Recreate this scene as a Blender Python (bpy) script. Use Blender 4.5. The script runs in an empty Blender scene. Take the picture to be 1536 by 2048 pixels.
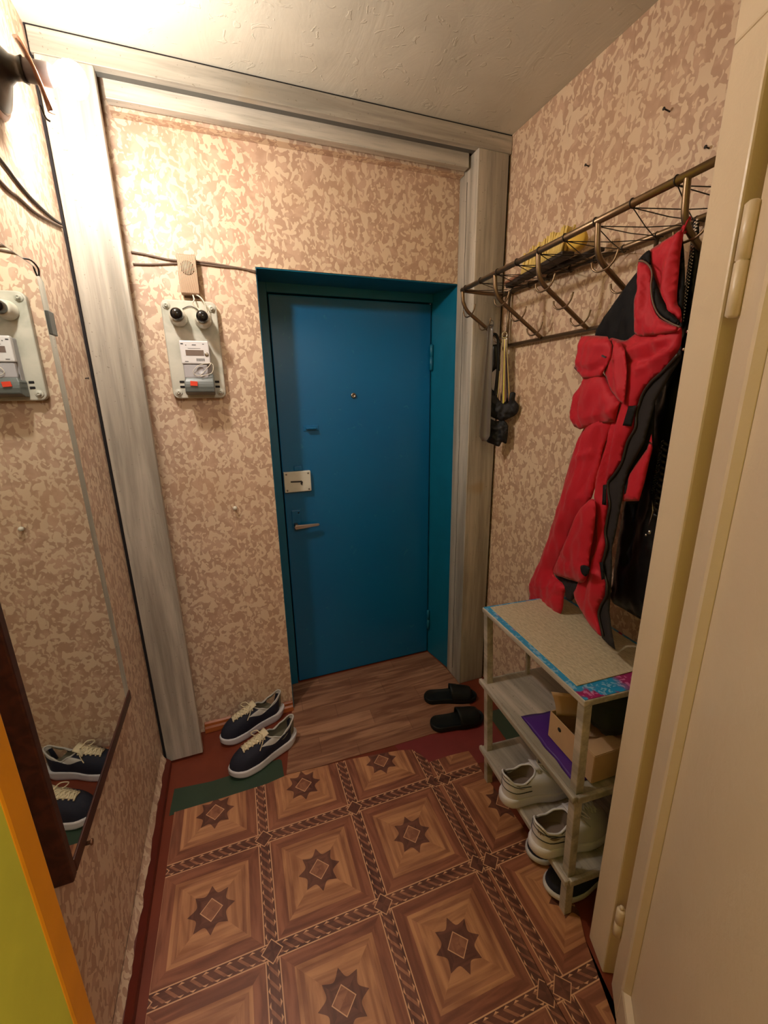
import bpy, bmesh, math, random
from mathutils import Vector, Matrix, noise
from mathutils.geometry import delaunay_2d_cdt
random.seed(7)
S = bpy.context.scene
COL = S.collection

# ---------------------------------------------------------------- camera
F_PX = 833.96
CAM = Vector((0.6535, -1.8235, 1.4987))
YAW, PITCH, ROLL = 0.3507, -0.2658, -0.0169
def cam_axes():
    cy, sy, cp, sp = math.cos(YAW), math.sin(YAW), math.cos(PITCH), math.sin(PITCH)
    F = Vector((sy*cp, cy*cp, sp)); Rt = Vector((cy, -sy, 0)); U = Rt.cross(F)
    cr, sr = math.cos(ROLL), math.sin(ROLL)
    return cr*Rt + sr*U, -sr*Rt + cr*U, F
CR, CU, CF = cam_axes()
cam = bpy.data.cameras.new('camera'); cam_o = bpy.data.objects.new('camera', cam); COL.objects.link(cam_o)
cam.sensor_fit = 'VERTICAL'; cam.sensor_height = 36; cam.lens = F_PX/2048*36
cam.clip_start = 0.02
M = Matrix((CR, CU, -CF)).transposed().to_4x4(); M.translation = CAM
cam_o.matrix_world = M
S.camera = cam_o
def ray(u, v): return CF + CR*((u-768)/F_PX) - CU*((v-1024)/F_PX)
def at(ax, val, u, v):
    d = ray(u, v); return CAM + d*((val-CAM[ax])/d[ax])
def atplane(O, N, u, v):
    d = ray(u, v); return CAM + d*((O-CAM).dot(N)/d.dot(N))

# ---------------------------------------------------------------- shader helpers
def lin(r, g, b):
    f = lambda c: (c/255/12.92) if c/255 <= .04045 else ((c/255+.055)/1.055)**2.4
    return (f(r), f(g), f(b), 1)
class X:
    """a float socket with arithmetic"""
    def __init__(s, nt, sock): s.nt, s.s = nt, sock
    def op(s, o, b=None, c=None):
        n = s.nt.nodes.new('ShaderNodeMath'); n.operation = o
        for i, v in enumerate((s, b, c)):
            if v is None: continue
            if isinstance(v, X): s.nt.links.new(v.s, n.inputs[i])
            else: n.inputs[i].default_value = v
        return X(s.nt, n.outputs[0])
    def __add__(s, b): return s.op('ADD', b)
    def __sub__(s, b): return s.op('SUBTRACT', b)
    def __mul__(s, b): return s.op('MULTIPLY', b)
    def __truediv__(s, b): return s.op('DIVIDE', b)
    def lt(s, b): return s.op('LESS_THAN', b)
    def gt(s, b): return s.op('GREATER_THAN', b)
    def abs(s): return s.op('ABSOLUTE')
    def fl(s): return s.op('FLOOR')
    def fr(s): return s.op('FRACT')
    def mx(s, b): return s.op('MAXIMUM', b)
    def mn(s, b): return s.op('MINIMUM', b)
    def inv(s): return (s*-1.0)+1.0
class Mat:
    def __init__(s, name, rough=.6, spec=.5, metal=0):
        s.m = bpy.data.materials.new(name); s.m.use_nodes = True; s.nt = s.m.node_tree
        s.b = s.nt.nodes['Principled BSDF']
        s.b.inputs['Roughness'].default_value = rough; s.b.inputs['Metallic'].default_value = metal
        s.b.inputs['Specular IOR Level'].default_value = spec
        s._c = None
    def new(s, t): return s.nt.nodes.new(t)
    def link(s, a, b): s.nt.links.new(a.s if isinstance(a, X) else a, b)
    def coord(s):
        if s._c is None:
            t = s.new('ShaderNodeTexCoord'); s._c = t.outputs['Object']
        return s._c
    def xyz(s, vec=None):
        n = s.new('ShaderNodeSeparateXYZ'); s.link(vec or s.coord(), n.inputs[0])
        return [X(s.nt, o) for o in n.outputs]
    def comb(s, a, b, c=0.0):
        n = s.new('ShaderNodeCombineXYZ')
        for i, v in enumerate((a, b, c)):
            if isinstance(v, X): s.link(v, n.inputs[i])
            else: n.inputs[i].default_value = v
        return n.outputs[0]
    def noise(s, scale, detail=3, dist=0, stretch=(1, 1, 1), rough=.5, vec=None, off=(0, 0, 0)):
        m = s.new('ShaderNodeMapping'); m.inputs['Scale'].default_value = stretch; m.inputs['Location'].default_value = off
        s.link(vec or s.coord(), m.inputs[0])
        n = s.new('ShaderNodeTexNoise'); n.inputs['Scale'].default_value = scale; n.inputs['Detail'].default_value = detail
        n.inputs['Distortion'].default_value = dist; n.inputs['Roughness'].default_value = rough
        s.link(m.outputs[0], n.inputs['Vector'])
        return X(s.nt, n.outputs[0])
    def rnd(s, vec):
        n = s.new('ShaderNodeTexWhiteNoise'); n.noise_dimensions = '3D'; s.link(vec, n.inputs['Vector'])
        return X(s.nt, n.outputs['Value'])
    def smooth(s, x, a, b):
        n = s.new('ShaderNodeMapRange'); n.interpolation_type = 'SMOOTHSTEP'
        s.link(x, n.inputs[0]); n.inputs[1].default_value = a; n.inputs[2].default_value = b
        return X(s.nt, n.outputs[0])
    def mix(s, f, a, b):
        n = s.new('ShaderNodeMix'); n.data_type = 'RGBA'
        for v, i in ((f, 0), (a, 6), (b, 7)):
            if isinstance(v, X): s.link(v, n.inputs[i])
            elif hasattr(v, 'is_output'): s.nt.links.new(v, n.inputs[i])
            else: n.inputs[i].default_value = v
        return n.outputs[2]
    def color(s, c):
        if hasattr(c, 'is_output'): s.nt.links.new(c, s.b.inputs['Base Color'])
        else: s.b.inputs['Base Color'].default_value = c
        return s
    def bump(s, h, strength=.3, dist=.002):
        n = s.new('ShaderNodeBump'); n.inputs['Strength'].default_value = strength; n.inputs['Distance'].default_value = dist
        s.link(h, n.inputs['Height']); s.nt.links.new(n.outputs[0], s.b.inputs['Normal']); return s
    def rough(s, x, a, b):
        s.link(x*(b-a)+a, s.b.inputs['Roughness']); return s

def plain(name, rgb, rough=.6, metal=0, spec=.5, bump=0, bscale=200, vary=.08):
    m = Mat(name, rough, spec, metal); c = lin(*rgb)
    n = m.noise(14, 3)
    d = tuple(min(1, v*(1-vary*2)) for v in c[:3])+(1,); l = tuple(min(1, v*(1+vary*2)) for v in c[:3])+(1,)
    m.color(m.mix(n, d, l))
    if bump: m.bump(m.noise(bscale, 2), bump, .001)
    return m.m

def wallpaper():
    m = Mat('camouflage_wallpaper', .5, .45)
    n1 = m.noise(40, .5, .8, (1, 1, .8)); n2 = m.noise(62, .6, .7, (1, 1, .75), off=(3, 7, 2))
    a = m.smooth(n1, .54, .562); b = m.smooth(n2, .585, .607)
    c = m.smooth(m.noise(17, 2, .8, off=(1, 5, 9)), .45, .62)
    base = m.mix(c, lin(184, 152, 128), lin(198, 166, 142))
    light = lin(218, 194, 166)
    k = m.mix(a.mx(b), base, light)
    dirt = m.smooth(m.noise(2.3, 4, .3), .5, .8)
    k = m.mix(dirt*.35, k, lin(186, 148, 108))
    x, y, z = m.xyz()
    seam = (((x+y*.97+.13)/.52).fr()-.5).abs().lt(.0022)
    k = m.mix(seam*.25, k, lin(140, 100, 70))
    # faint stained stripe running down the paper
    m.color(k); m.bump(a*.6+m.noise(6, 4)*2.0, .35, .0015)
    return m.m

def whitewash(name, along, dark=.5, tint=(196, 188, 174)):
    m = Mat(name, .42, .5)
    st = {'z': (9, 9, .55), 'x': (.55, 9, 9), 'y': (9, .55, 9)}[along]
    st2 = {'z': (30, 30, 2), 'x': (2, 30, 30), 'y': (30, 2, 30)}[along]
    n = m.smooth(m.noise(1.6, 5, .4, st, .6), .32, .7); f = m.noise(2.2, 4, .2, st2, .65)
    k = m.mix(n, lin(140, 133, 121), lin(*tint))
    k = m.mix(m.smooth(f, .45, .75)*.45, k, lin(112, 112, 104))
    sp = m.smooth(m.noise(3.2, 2, .3, (1, 1, .9), off=(4, 1, 3)), .69, .74)
    k = m.mix(sp*.5, k, lin(160, 135, 92))
    specks = m.smooth(m.noise(120, 1), .72, .76)
    k = m.mix(specks*.5, k, lin(90, 80, 66))
    m.color(k); m.bump(f+n*.4, .35, .0015)
    return m.m

TS = .3313
def tile_lino(gx, gy, th, name):
    """linoleum printed with a parquet pattern: squares with stars, braided borders"""
    m = Mat(name, .42, .4)
    x, y, z = m.xyz(); c, s = math.cos(th), math.sin(th)
    ux = ((x-gx)*c + (y-gy)*s)/TS; uy = ((x-gx)*(-s) + (y-gy)*c)/TS
    u = (ux+.5).fr()-.5; v = (uy+.5).fr()-.5           # node centred
    p = ux.fr()-.5; q = uy.fr()-.5                        # tile centred
    au, av, ap, aq = u.abs(), v.abs(), p.abs(), q.abs()
    W = .057
    d = ap.mx(aq)                                          # square distance from tile centre
    grx = m.noise(3.2, 4, .6, (14, 1.6, 1)); gry = m.noise(3.2, 4, .6, (1.6, 14, 1))
    side = ap.gt(aq)                                       # mitred grain
    n = m.new('ShaderNodeMix'); n.data_type = 'FLOAT'; m.link(side, n.inputs[0]); m.link(gry, n.inputs[2]); m.link(grx, n.inputs[3])
    g = m.smooth(X(m.nt, n.outputs[0]), .3, .72)
    honey = m.mix(g, lin(150, 90, 50), lin(198, 136, 84))
    brown = m.mix(g, lin(112, 58, 34), lin(158, 92, 58))
    deep = m.mix(g, lin(78, 38, 26), lin(116, 66, 46))
    line = lin(212, 156, 110)
    k = m.mix(d.gt(.335), honey, brown)                    # dark mitred frame near the border
    k = m.mix((d-.285).abs().lt(.018)*.5, k, brown)
    # star
    ang = X(m.nt, q.s).op('ARCTAN2', p)
    tri = ((ang/(math.pi/4)).fr()-.5).abs()*2.0
    r = (p*p+q*q).op('SQRT')
    star = r.lt(tri*tri*.065+.140)
    k = m.mix(star, k, deep)
    dm = ap+aq
    k = m.mix(dm.lt(.100), k, line)
    k = m.mix(dm.lt(.090), k, m.mix(g, lin(126, 72, 46), lin(160, 100, 64)))
    # braided strips
    for a, b in ((u, v), (v, u)):
        aa = a.abs()
        strip = aa.lt(W)
        t = (a/W)
        saw = (b*11.0 + t*.75).fr()
        bar = (saw-.5).abs().lt(.17)*aa.lt(W*.62)
        tri2 = ((b*11.0+.25).fr()-.5).abs()
        tris = (aa*(1/W)-.62).gt(0.0)*tri2.lt(((aa*(1/W)-.62)*-1.1)+.27)
        kk = m.mix(bar, deep, m.mix(g, lin(126, 72, 46), lin(164, 104, 70)))
        kk = m.mix(tris, kk, line)
        k = m.mix(strip, k, kk)
        edge = (aa-W).abs().lt(.0045)
        k = m.mix(edge*(au.mn(av).gt(-1)), k, line)
    # node diamond
    dn = au+av
    k = m.mix(dn.lt(.092), k, line); k = m.mix(dn.lt(.082), k, deep)
    wear = m.smooth(m.noise(5, 3, .3), .4, .75)
    k = m.mix(wear*.12, k, lin(160, 110, 84))
    k2 = m.new('ShaderNodeHueSaturation'); k2.inputs['Saturation'].default_value = .92; k2.inputs['Value'].default_value = 1.0
    m.nt.links.new(k, k2.inputs['Color'])
    m.color(k2.outputs[0]); m.bump(g, .08, .0005)
    return m.m

def plank_lino():
    m = Mat('plank_linoleum', .45, .4)
    x, y, z = m.xyz()
    c, s = math.cos(-.05), math.sin(-.05)
    a = x*c+y*s; b = y*c-x*s
    row = (b/.094).fl(); xx = a/.43+row*.37
    rnd = m.rnd(m.comb(row, xx.fl(), 0.0))
    g = m.noise(2.2, 5, .9, (1.6, 16, 1), vec=None)
    f = m.smooth(g+rnd*.16-.08, .33, .7)
    k = m.mix(f, lin(124, 82, 60), lin(176, 130, 100))
    k = m.mix(rnd.gt(.62)*.45, k, lin(110, 68, 48))
    e = ((b/.094).fr()-.5).abs().gt(.485).mx(((xx).fr()-.5).abs().gt(.496))
    k = m.mix(e*.35, k, lin(80, 48, 34))
    m.color(k); m.bump(g, .08, .0005)
    return m.m

def varnished(name, a, b, along='x', rough=.3):
    m = Mat(name, rough, .5)
    st = {'z': (14, 14, .8), 'x': (.8, 14, 14), 'y': (14, .8, 14)}[along]
    m.color(m.mix(m.smooth(m.noise(2.5, 5, .8, st), .3, .7), lin(*a), lin(*b)))
    return m.m

def enamel_blue():
    m = Mat('blue_enamel', .3, .5)
    n = m.noise(3, 3, .4)
    k = m.mix(n, lin(3, 92, 144), lin(10, 104, 152))
    wear = m.smooth(m.noise(26, 5, .6), .66, .72)
    k = m.mix(wear*.25, k, lin(70, 146, 170))
    m.color(k); m.bump(m.noise(30, 4)+m.noise(5, 2)*1.5, .12, .002)
    return m.m

def cream_paint():
    m = Mat('cream_gloss_paint', .34, .5)
    n = m.noise(4, 3, .4)
    k = m.mix(n, lin(212, 190, 162), lin(222, 202, 176))
    m.color(k); m.bump(m.noise(38, 5, .5, rough=.6)+m.noise(8, 3)*1.5, .38, .003)
    return m.m

def ceiling_mat():
    m = Mat('brushed_whitewash_ceiling', .8, .2)
    a = m.noise(7, 5, 1.5, (1.0, .35, 1), .6); b = m.smooth(m.noise(3, 4, .8), .35, .7)
    m.color(m.mix(b*.5+a*.4, lin(196, 190, 174), lin(216, 210, 194))); m.bump(a+m.smooth(m.noise(16, 3, 2), .62, .68)*.4, .5, .004)
    return m.m

def painted_floor():
    m = Mat('red_brown_floor_paint', .4, .4)
    m.color(m.mix(m.noise(9, 4, .4), lin(100, 44, 28), lin(128, 58, 36)))
    return m.m

def runner_mat():
    m = Mat('woven_straw_runner', .55, .4)
    x, y, z = m.xyz()
    a = ((x*330.0).op('SINE')*.5+.5); b = ((y*330.0).op('SINE')*.5+.5)
    n = m.noise(330, 1, 0, (1, .22, 1)); gl = m.smooth(m.noise(520, 1), .70, .76)
    k = m.mix(n, lin(146, 134, 110), lin(216, 204, 176)); k = m.mix(gl*.6, k, lin(246, 226, 178))
    m.color(k); m.bump(a*b+n, .7, .0012); m.rough(gl, .6, .25)
    return m.m

def floral_mat():
    m = Mat('blue_floral_oilcloth', .3, .5)
    n = m.smooth(m.noise(14, 2, .6), .60, .66); p = m.smooth(m.noise(60, 2, 1.0), .55, .6)
    x, y, z = m.xyz()
    k = m.mix(p*.45, lin(34, 138, 190), lin(176, 206, 224)); z2 = m.smooth(x+m.noise(12)*.10, 1.60, 1.63)*m.smooth(y*-1.0+m.noise(9)*.04, 1.09, 1.12)
    k = m.mix(n.mx(z2), k, m.mix(p, lin(150, 40, 96), lin(196, 110, 160)))
    m.color(k); return m.m

MT = {}
MT['wallpaper'] = wallpaper()
MT['wash_z'] = whitewash('whitewashed_post_wood', 'z')
MT['wash_x'] = whitewash('whitewashed_beam_wood', 'x')
MT['rack_wood'] = whitewash('greyed_rack_wood', 'y', tint=(198, 186, 174))
MT['ceiling'] = ceiling_mat()
MT['floor'] = painted_floor()
MT['tiles_a'] = tile_lino(.6214, -.6179, -.0149, 'parquet_print_linoleum')
MT['tiles_b'] = tile_lino(1.330, -.635, -.0149, 'parquet_print_linoleum_offset')
MT['planks'] = plank_lino()
MT['green'] = plain('dark_green_linoleum', (48, 66, 50), .4)
MT['maroon'] = plain('dark_red_linoleum', (122, 48, 46), .4)
MT['blue'] = enamel_blue()
MT['blue_dark'] = plain('blue_enamel_old', (8, 100, 130), .4, bump=.3, bscale=60)
MT['cream'] = cream_paint()
MT['base_back'] = varnished('varnished_baseboard', (136, 66, 26), (186, 104, 50))
MT['base_left'] = plain('red_brown_baseboard', (96, 36, 24), .35)
MT['dark_board'] = plain('dark_grey_board', (92, 90, 84), .7)  # dark grey board under the fascia, darker than the whitewashed wood
MT['gap'] = plain('dark_gap', (22, 17, 18), .9)
MT['edge_wood'] = varnished('old_board_edges', (92, 72, 58), (150, 128, 106), 'z', .6)
MT['orange'] = plain('orange_gloss_paint', (222, 142, 18), .4, bump=.2, bscale=50)
MT['yellow'] = plain('yellow_green_wall_paint', (206, 202, 60), .7, bump=.3, bscale=40)
MT['plaster'] = plain('rear_room_plaster', (190, 176, 140), .8)
MT['mirror'] = (lambda m: m.color((.80, .84, .82, 1)).m)(Mat('mirror_glass', .015, .5, 1))
MT['mirror_edge'] = plain('mirror_glass_edge', (96, 104, 98), .3)
MT['dark_wood'] = varnished('dark_brown_mirror_frame', (44, 20, 14), (74, 36, 24), 'y', .4)
MT['steel'] = plain('dull_steel', (150, 142, 130), .35, 1, bump=.1)
MT['bar_metal'] = plain('bronze_coloured_tube', (134, 112, 88), .36, .85)
MT['chrome'] = plain('chrome', (225, 220, 214), .12, 1)
MT['alu'] = plain('aluminium_handle', (190, 176, 168), .35, .8)
MT['black_wire'] = plain('dark_wire', (40, 30, 26), .5)
MT['cable'] = plain('brown_cable', (104, 84, 70), .5)
MT['cable_white'] = plain('white_cable', (214, 208, 190), .5)
MT['black_plastic'] = plain('black_bakelite', (14, 14, 15), .12, 0, .6)
MT['black_metal'] = plain('blackened_brass', (48, 44, 38), .32, .6)
MT['brown_metal'] = plain('brown_brass', (120, 84, 62), .35, .6)
MT['board_paint'] = (lambda m: (m.color(m.mix(m.smooth(m.noise(12, 4, .5), .3, .7), lin(160, 160, 146), lin(198, 194, 180))), m.bump(m.noise(40, 4), .25, .0015), m.m)[-1])(Mat('greenish_grey_board_paint', .45, .4))
MT['meter_white'] = plain('light_grey_meter_plastic', (206, 204, 204), .35)
MT['meter_grey'] = plain('grey_meter_plastic', (162, 160, 164), .4)
MT['meter_dark'] = plain('dark_grey_terminal_cover', (92, 98, 96), .35)
MT['lcd'] = plain('meter_display', (112, 96, 90), .2)
MT['ink'] = plain('printed_ink', (40, 40, 44), .5)
MT['seal_red'] = plain('orange_seal', (214, 62, 36), .4)
MT['ceramic'] = plain('white_ceramic', (216, 212, 196), .25)
MT['bell'] = plain('beige_plastic', (206, 176, 146), .4)
MT['bell_case'] = plain('beige_plastic_case', (150, 118, 94), .5)
MT['bell_dark'] = plain('beige_plastic_slot', (96, 70, 52), .6)
MT['navy'] = plain('navy_knit', (24, 26, 42), .8, bump=.4, bscale=600)
MT['sole_white'] = plain('white_foam_sole', (206, 202, 202), .5)
MT['lace'] = plain('cream_laces', (216, 202, 168), .8)
MT['lining'] = plain('olive_grey_lining', (110, 104, 84), .9)
MT['pale'] = plain('pale_grey_collar', (186, 182, 174), .7)
MT['rubber_black'] = plain('black_rubber', (20, 22, 20), .55, spec=.3)
MT['wleather'] = plain('white_leather', (214, 210, 214), .42, bump=.1, bscale=300, vary=.03)
MT['stripe'] = plain('dark_piping', (38, 40, 48), .5)
MT['shoe_in'] = plain('grey_brown_shoe_lining', (130, 112, 100), .8)
MT['red_cloth'] = (lambda m: (m.color(m.mix(m.noise(5, 3), lin(172, 10, 34), lin(198, 22, 46))), m.bump(m.noise(500, 1), .15, .0006), m.b.inputs.__getitem__('Sheen Weight').__setattr__('default_value', .15), m.m)[-1])(Mat('red_shell_fabric', .62, .3))
MT['black_cloth'] = plain('black_shell_fabric', (20, 19, 22), .75, spec=.25, bump=.15, bscale=500)
MT['placket'] = plain('charcoal_lining', (44, 40, 42), .8, spec=.2)
MT['leather'] = plain('black_leather', (12, 12, 13), .42, spec=.4, bump=.25, bscale=90)
MT['zip'] = plain('zip_teeth', (200, 198, 194), .25, 1)
MT['box_card'] = plain('tan_cardboard', (188, 152, 116), .75)
MT['purple'] = plain('purple_plastic', (74, 36, 124), .4)
MT['dgreen'] = plain('dark_green_fabric', (28, 34, 30), .8, bump=.3, bscale=60)
MT['grey_card'] = plain('grey_lid', (136, 128, 122), .7)
MT['yellow_bristle'] = (lambda m: (m.color(m.mix(m.noise(60, 3, 0, (1, 1, 12)), lin(216, 182, 90), lin(240, 216, 140))), m.m)[-1])(Mat('yellow_bristles', .6))
MT['yellow_foam'] = plain('yellow_foam', (216, 176, 74), .8, bump=.5, bscale=90)
MT['tan_wood'] = varnished('pinkish_brush_wood', (150, 100, 76), (190, 140, 112), 'y', .4)
MT['dark_item'] = plain('dark_brush_wood', (44, 32, 26), .6)
MT['runner'] = runner_mat()
MT['floral'] = floral_mat()
MT['glossy_grey'] = (lambda m: (m.color(lin(120, 112, 106)), setattr(m.b.inputs['Transmission Weight'], 'default_value', .35), m.m)[-1])(Mat('smoky_clear_plastic', .18, .6))
MT['black_fabric'] = plain('black_crumpled_fabric', (20, 20, 24), .7, bump=.3, bscale=120)
def emis():
    m = Mat('bulb_glow'); m.b.inputs['Emission Color'].default_value = (1, .925, .835, 1); m.b.inputs['Emission Strength'].default_value = 330
    return m.m
MT['bulb'] = emis()

# ---------------------------------------------------------------- mesh helpers
class MB:
    def __init__(s): s.bm = bmesh.new()
    def poly(s, pts, mi=0):
        f = s.bm.faces.new([s.bm.verts.new(p) for p in pts]); f.material_index = mi; return f
    def prism(s, pts, off, mi=0):
        pts = [Vector(p) for p in pts]; off = Vector(off)
        a = [s.bm.verts.new(p) for p in pts]; b = [s.bm.verts.new(p+off) for p in pts]
        n = len(pts); fs = [s.bm.faces.new(a), s.bm.faces.new(b[::-1])]
        for i in range(n): fs.append(s.bm.faces.new((a[i], b[i], b[(i+1) % n], a[(i+1) % n])))
        for f in fs: f.material_index = mi
        return s
    def box(s, x0, x1, y0, y1, z0, z1, mi=0):
        return s.prism([(x0, y0, z0), (x1, y0, z0), (x1, y1, z0), (x0, y1, z0)], (0, 0, z1-z0), mi)
    def obox(s, c, ax, ay, az, mi=0):
        c, ax, ay, az = map(Vector, (c, ax, ay, az))
        return s.prism([c-ax-ay-az, c+ax-ay-az, c+ax+ay-az, c-ax+ay-az], az*2, mi)
    def beam(s, p, q, w, h, up=(0, 0, 1), mi=0):
        p, q = Vector(p), Vector(q); d = (q-p).normalized(); a = d.cross(Vector(up))
        if a.length < 1e-4: a = d.cross(Vector((1, 0, 0)))
        a.normalize(); b = a.cross(d).normalized()
        return s.prism([p-a*w/2-b*h/2, p+a*w/2-b*h/2, p+a*w/2+b*h/2, p-a*w/2+b*h/2], q-p, mi)
    def tube(s, pts, r, n=8, closed=False, mi=0, cap=True):
        pts = [Vector(p) for p in pts]; N = len(pts); rings = []
        rr = r if isinstance(r, (list, tuple)) else [r]*N
        prev = None
        for i, p in enumerate(pts):
            if closed: t = pts[(i+1) % N]-pts[i-1]
            else: t = pts[min(i+1, N-1)]-pts[max(i-1, 0)]
            t.normalize()
            if prev is None:
                a = t.orthogonal().normalized()
            else:
                a = (prev-t*prev.dot(t))
                a = a.normalized() if a.length > 1e-6 else t.orthogonal().normalized()
            prev = a; b = t.cross(a)
            rings.append([s.bm.verts.new(p+(a*math.cos(2*math.pi*k/n)+b*math.sin(2*math.pi*k/n))*rr[i]) for k in range(n)])
        R = N if closed else N-1
        for i in range(R):
            A, B = rings[i], rings[(i+1) % N]
            for k in range(n):
                f = s.bm.faces.new((A[k], A[(k+1) % n], B[(k+1) % n], B[k])); f.material_index = mi; f.smooth = True
        if cap and not closed:
            for A in (rings[0][::-1], rings[-1]):
                f = s.bm.faces.new(A); f.material_index = mi
        return s
    def lathe(s, prof, origin, axis, n=28, mi=0):
        """prof: (t along axis, radius)"""
        o, ax = Vector(origin), Vector(axis).normalized(); a = ax.orthogonal().normalized(); b = ax.cross(a); rings = []
        for t, r in prof:
            if r < 1e-6: rings.append([s.bm.verts.new(o+ax*t)])
            else: rings.append([s.bm.verts.new(o+ax*t+(a*math.cos(2*math.pi*k/n)+b*math.sin(2*math.pi*k/n))*r) for k in range(n)])
        for A, B in zip(rings, rings[1:]):
            for k in range(n):
                k2 = (k+1) % n
                if len(A) == 1 and len(B) == 1: continue
                if len(A) == 1: vs = (A[0], B[k2], B[k])
                elif len(B) == 1: vs = (A[k], A[k2], B[0])
                else: vs = (A[k], A[k2], B[k2], B[k])
                f = s.bm.faces.new(vs); f.material_index = mi; f.smooth = True
        for A in (rings[0], rings[-1]):
            if len(A) > 1: f = s.bm.faces.new(A); f.material_index = mi
        return s
    def grid(s, rows, closed=False, mi=0, smooth=True):
        V = [[s.bm.verts.new(p) for p in r] for r in rows]
        for i in range(len(V)-1):
            n = len(V[i])
            for k in range(n if closed else n-1):
                f = s.bm.faces.new((V[i][k], V[i][(k+1) % n], V[i+1][(k+1) % n], V[i+1][k])); f.material_index = mi; f.smooth = smooth
        return V
    def build(s, name, mats, parent=None, bevel=0, smooth=False, seg=2, auto=False, sub=0):
        bmesh.ops.recalc_face_normals(s.bm, faces=s.bm.faces)
        me = bpy.data.meshes.new(name); s.bm.to_mesh(me); s.bm.free()
        for m in (mats if isinstance(mats, (list, tuple)) else [mats]): me.materials.append(m)
        if smooth:
            for p in me.polygons: p.use_smooth = True
        o = bpy.data.objects.new(name, me); COL.objects.link(o)
        if bevel:
            b = o.modifiers.new('bevel', 'BEVEL'); b.width = bevel; b.segments = seg; b.limit_method = 'ANGLE'; b.angle_limit = math.radians(40)
        if sub:
            b = o.modifiers.new('subdivision', 'SUBSURF'); b.levels = sub; b.render_levels = sub
        if parent is not None: attach(o, parent)
        return o
def attach(o, parent):
    o.parent = parent
    o.matrix_parent_inverse = parent.matrix_basis.inverted()
def thing(name, label, cat, loc=(0, 0, 0), group=None):
    o = bpy.data.objects.new(name, None); COL.objects.link(o); o.location = loc; o.empty_display_size = .05
    o['label'] = label; o['category'] = cat
    if group: o['group'] = group
    return o
def tag(o, label, cat, group=None):
    o['label'] = label; o['category'] = cat
    if group: o['group'] = group
    return o
def struct(o, label=None, cat=None):
    o['kind'] = 'structure'
    if label: o['label'] = label
    if cat: o['category'] = cat
    return o
def curve3(pts, n=6, closed=False):
    """catmull-rom through pts"""
    P = [Vector(p) for p in pts]; N = len(P); out = []
    R = N if closed else N-1
    for i in range(R):
        if closed: a, b, c, d = P[i-1], P[i], P[(i+1) % N], P[(i+2) % N]
        else: a, b, c, d = P[max(i-1, 0)], P[i], P[i+1], P[min(i+2, N-1)]
        for k in range(n):
            t = k/n
            out.append(.5*((2*b)+(c-a)*t+(2*a-5*b+4*c-d)*t*t+(3*b-a-3*c+d)*t**3))
    if not closed: out.append(P[-1])
    return out

# ================================================================ THE ROOM
XL, XR, ZC = .25, 1.84, 2.5
# back wall with the door opening
OX0, OX1, OZ, DY = .8175, 1.699, 1.988, .19
mb = MB()
mb.box(XL-.1, OX0, 0, .28, 0, ZC); mb.box(OX1, XR+.1, 0, .28, 0, ZC); mb.box(OX0, OX1, 0, .28, OZ, ZC)
struct(mb.build('wall_back', MT['wallpaper']), 'blotchy beige wallpapered wall around the blue door', 'wall')
mb = MB(); mb.box(XL-.1, XL, -1.34, 0, 0, ZC)
struct(mb.build('wall_left', MT['wallpaper']), 'blotchy beige wallpapered wall behind the mirror and lamp', 'wall')
mb = MB(); mb.box(XR, XR+.1, -1.25, 0, 0, ZC)
struct(mb.build('wall_right', MT['wallpaper']), 'blotchy beige wallpapered wall behind the coat rack', 'wall')
mb = MB(); mb.box(-1.0, 3.0, -3.6, .28, ZC, ZC+.1)
struct(mb.build('ceiling', MT['ceiling']), 'off-white ceiling with brushed whitewash', 'ceiling')
mb = MB(); mb.box(-1.0, 3.0, -3.6, .4, -.1, 0)
struct(mb.build('floor', MT['floor']), 'red-brown painted floor showing at the sheet edges', 'floor')
# front partition: stubs either side of the near doorway, and wall above it
mb = MB(); mb.box(1.53, 2.6, -1.40, -1.25, 0, ZC); mb.box(.36, 1.53, -1.40, -1.28, 2.14, ZC)
struct(mb.build('wall_front', MT['plaster']), 'plain plaster partition beside the cream door frame', 'wall')
# left side of the near doorway: yellow wall with an orange painted edge
mb = MB(); mb.box(-1.0, .40, -3.6, -1.38, 0, ZC)
struct(mb.build('wall_front_left', MT['yellow']), 'yellow-green painted wall at the lower left edge', 'wall')
mb = MB(); mb.box(XL-.1, .402, -1.381, -1.341, 0, ZC)
struct(mb.build('trim_7', MT['orange'], bevel=.004), 'orange gloss painted edge strip at the lower left', 'trim')
mb = MB(); mb.box(2.6, 2.7, -3.6, -1.25, 0, ZC); mb.box(.40, 2.6, -3.7, -3.6, 0, ZC)
struct(mb.build('wall_rear', MT['plaster']), 'plain walls of the room behind the camera', 'wall')

# whitewashed timber frame
PY_, PX0, PX1, PXR, ZF = -.143, .262, .4035, 1.6865, 2.434
mb = MB()
mb.box(PX0, PX1, PY_, PY_+.03, 0.012, ZF)
p1 = struct(mb.build('trim_1', MT['wash_z'], bevel=.003), 'wide whitewashed upright board left of the meter board', 'trim')
mb = MB(); mb.box(PX1-.018, PX1-.004, PY_+.031, PY_+.055, 0.01, ZF); mb.box(PX1-.024, PX1-.010, PY_+.055, PY_+.075, 0.01, ZF); mb.box(PX0+.01, PX1-.03, PY_+.03, -.002, .01, ZF)
mb.build('board_edge', MT['edge_wood'], p1, bevel=.002)
mb = MB(); mb.box(XL+.0005, PX0-.0005, PY_+.012, PY_+.03, 0, ZC-.001)
mb.build('dark_gap', MT['gap'], p1)
mb = MB(); mb.box(PXR, XR-.012, PY_, -.001, 0.001, ZF)
p2 = struct(mb.build('trim_2', MT['wash_z'], bevel=.003), 'whitewashed box post right of the blue door', 'trim')
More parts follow.
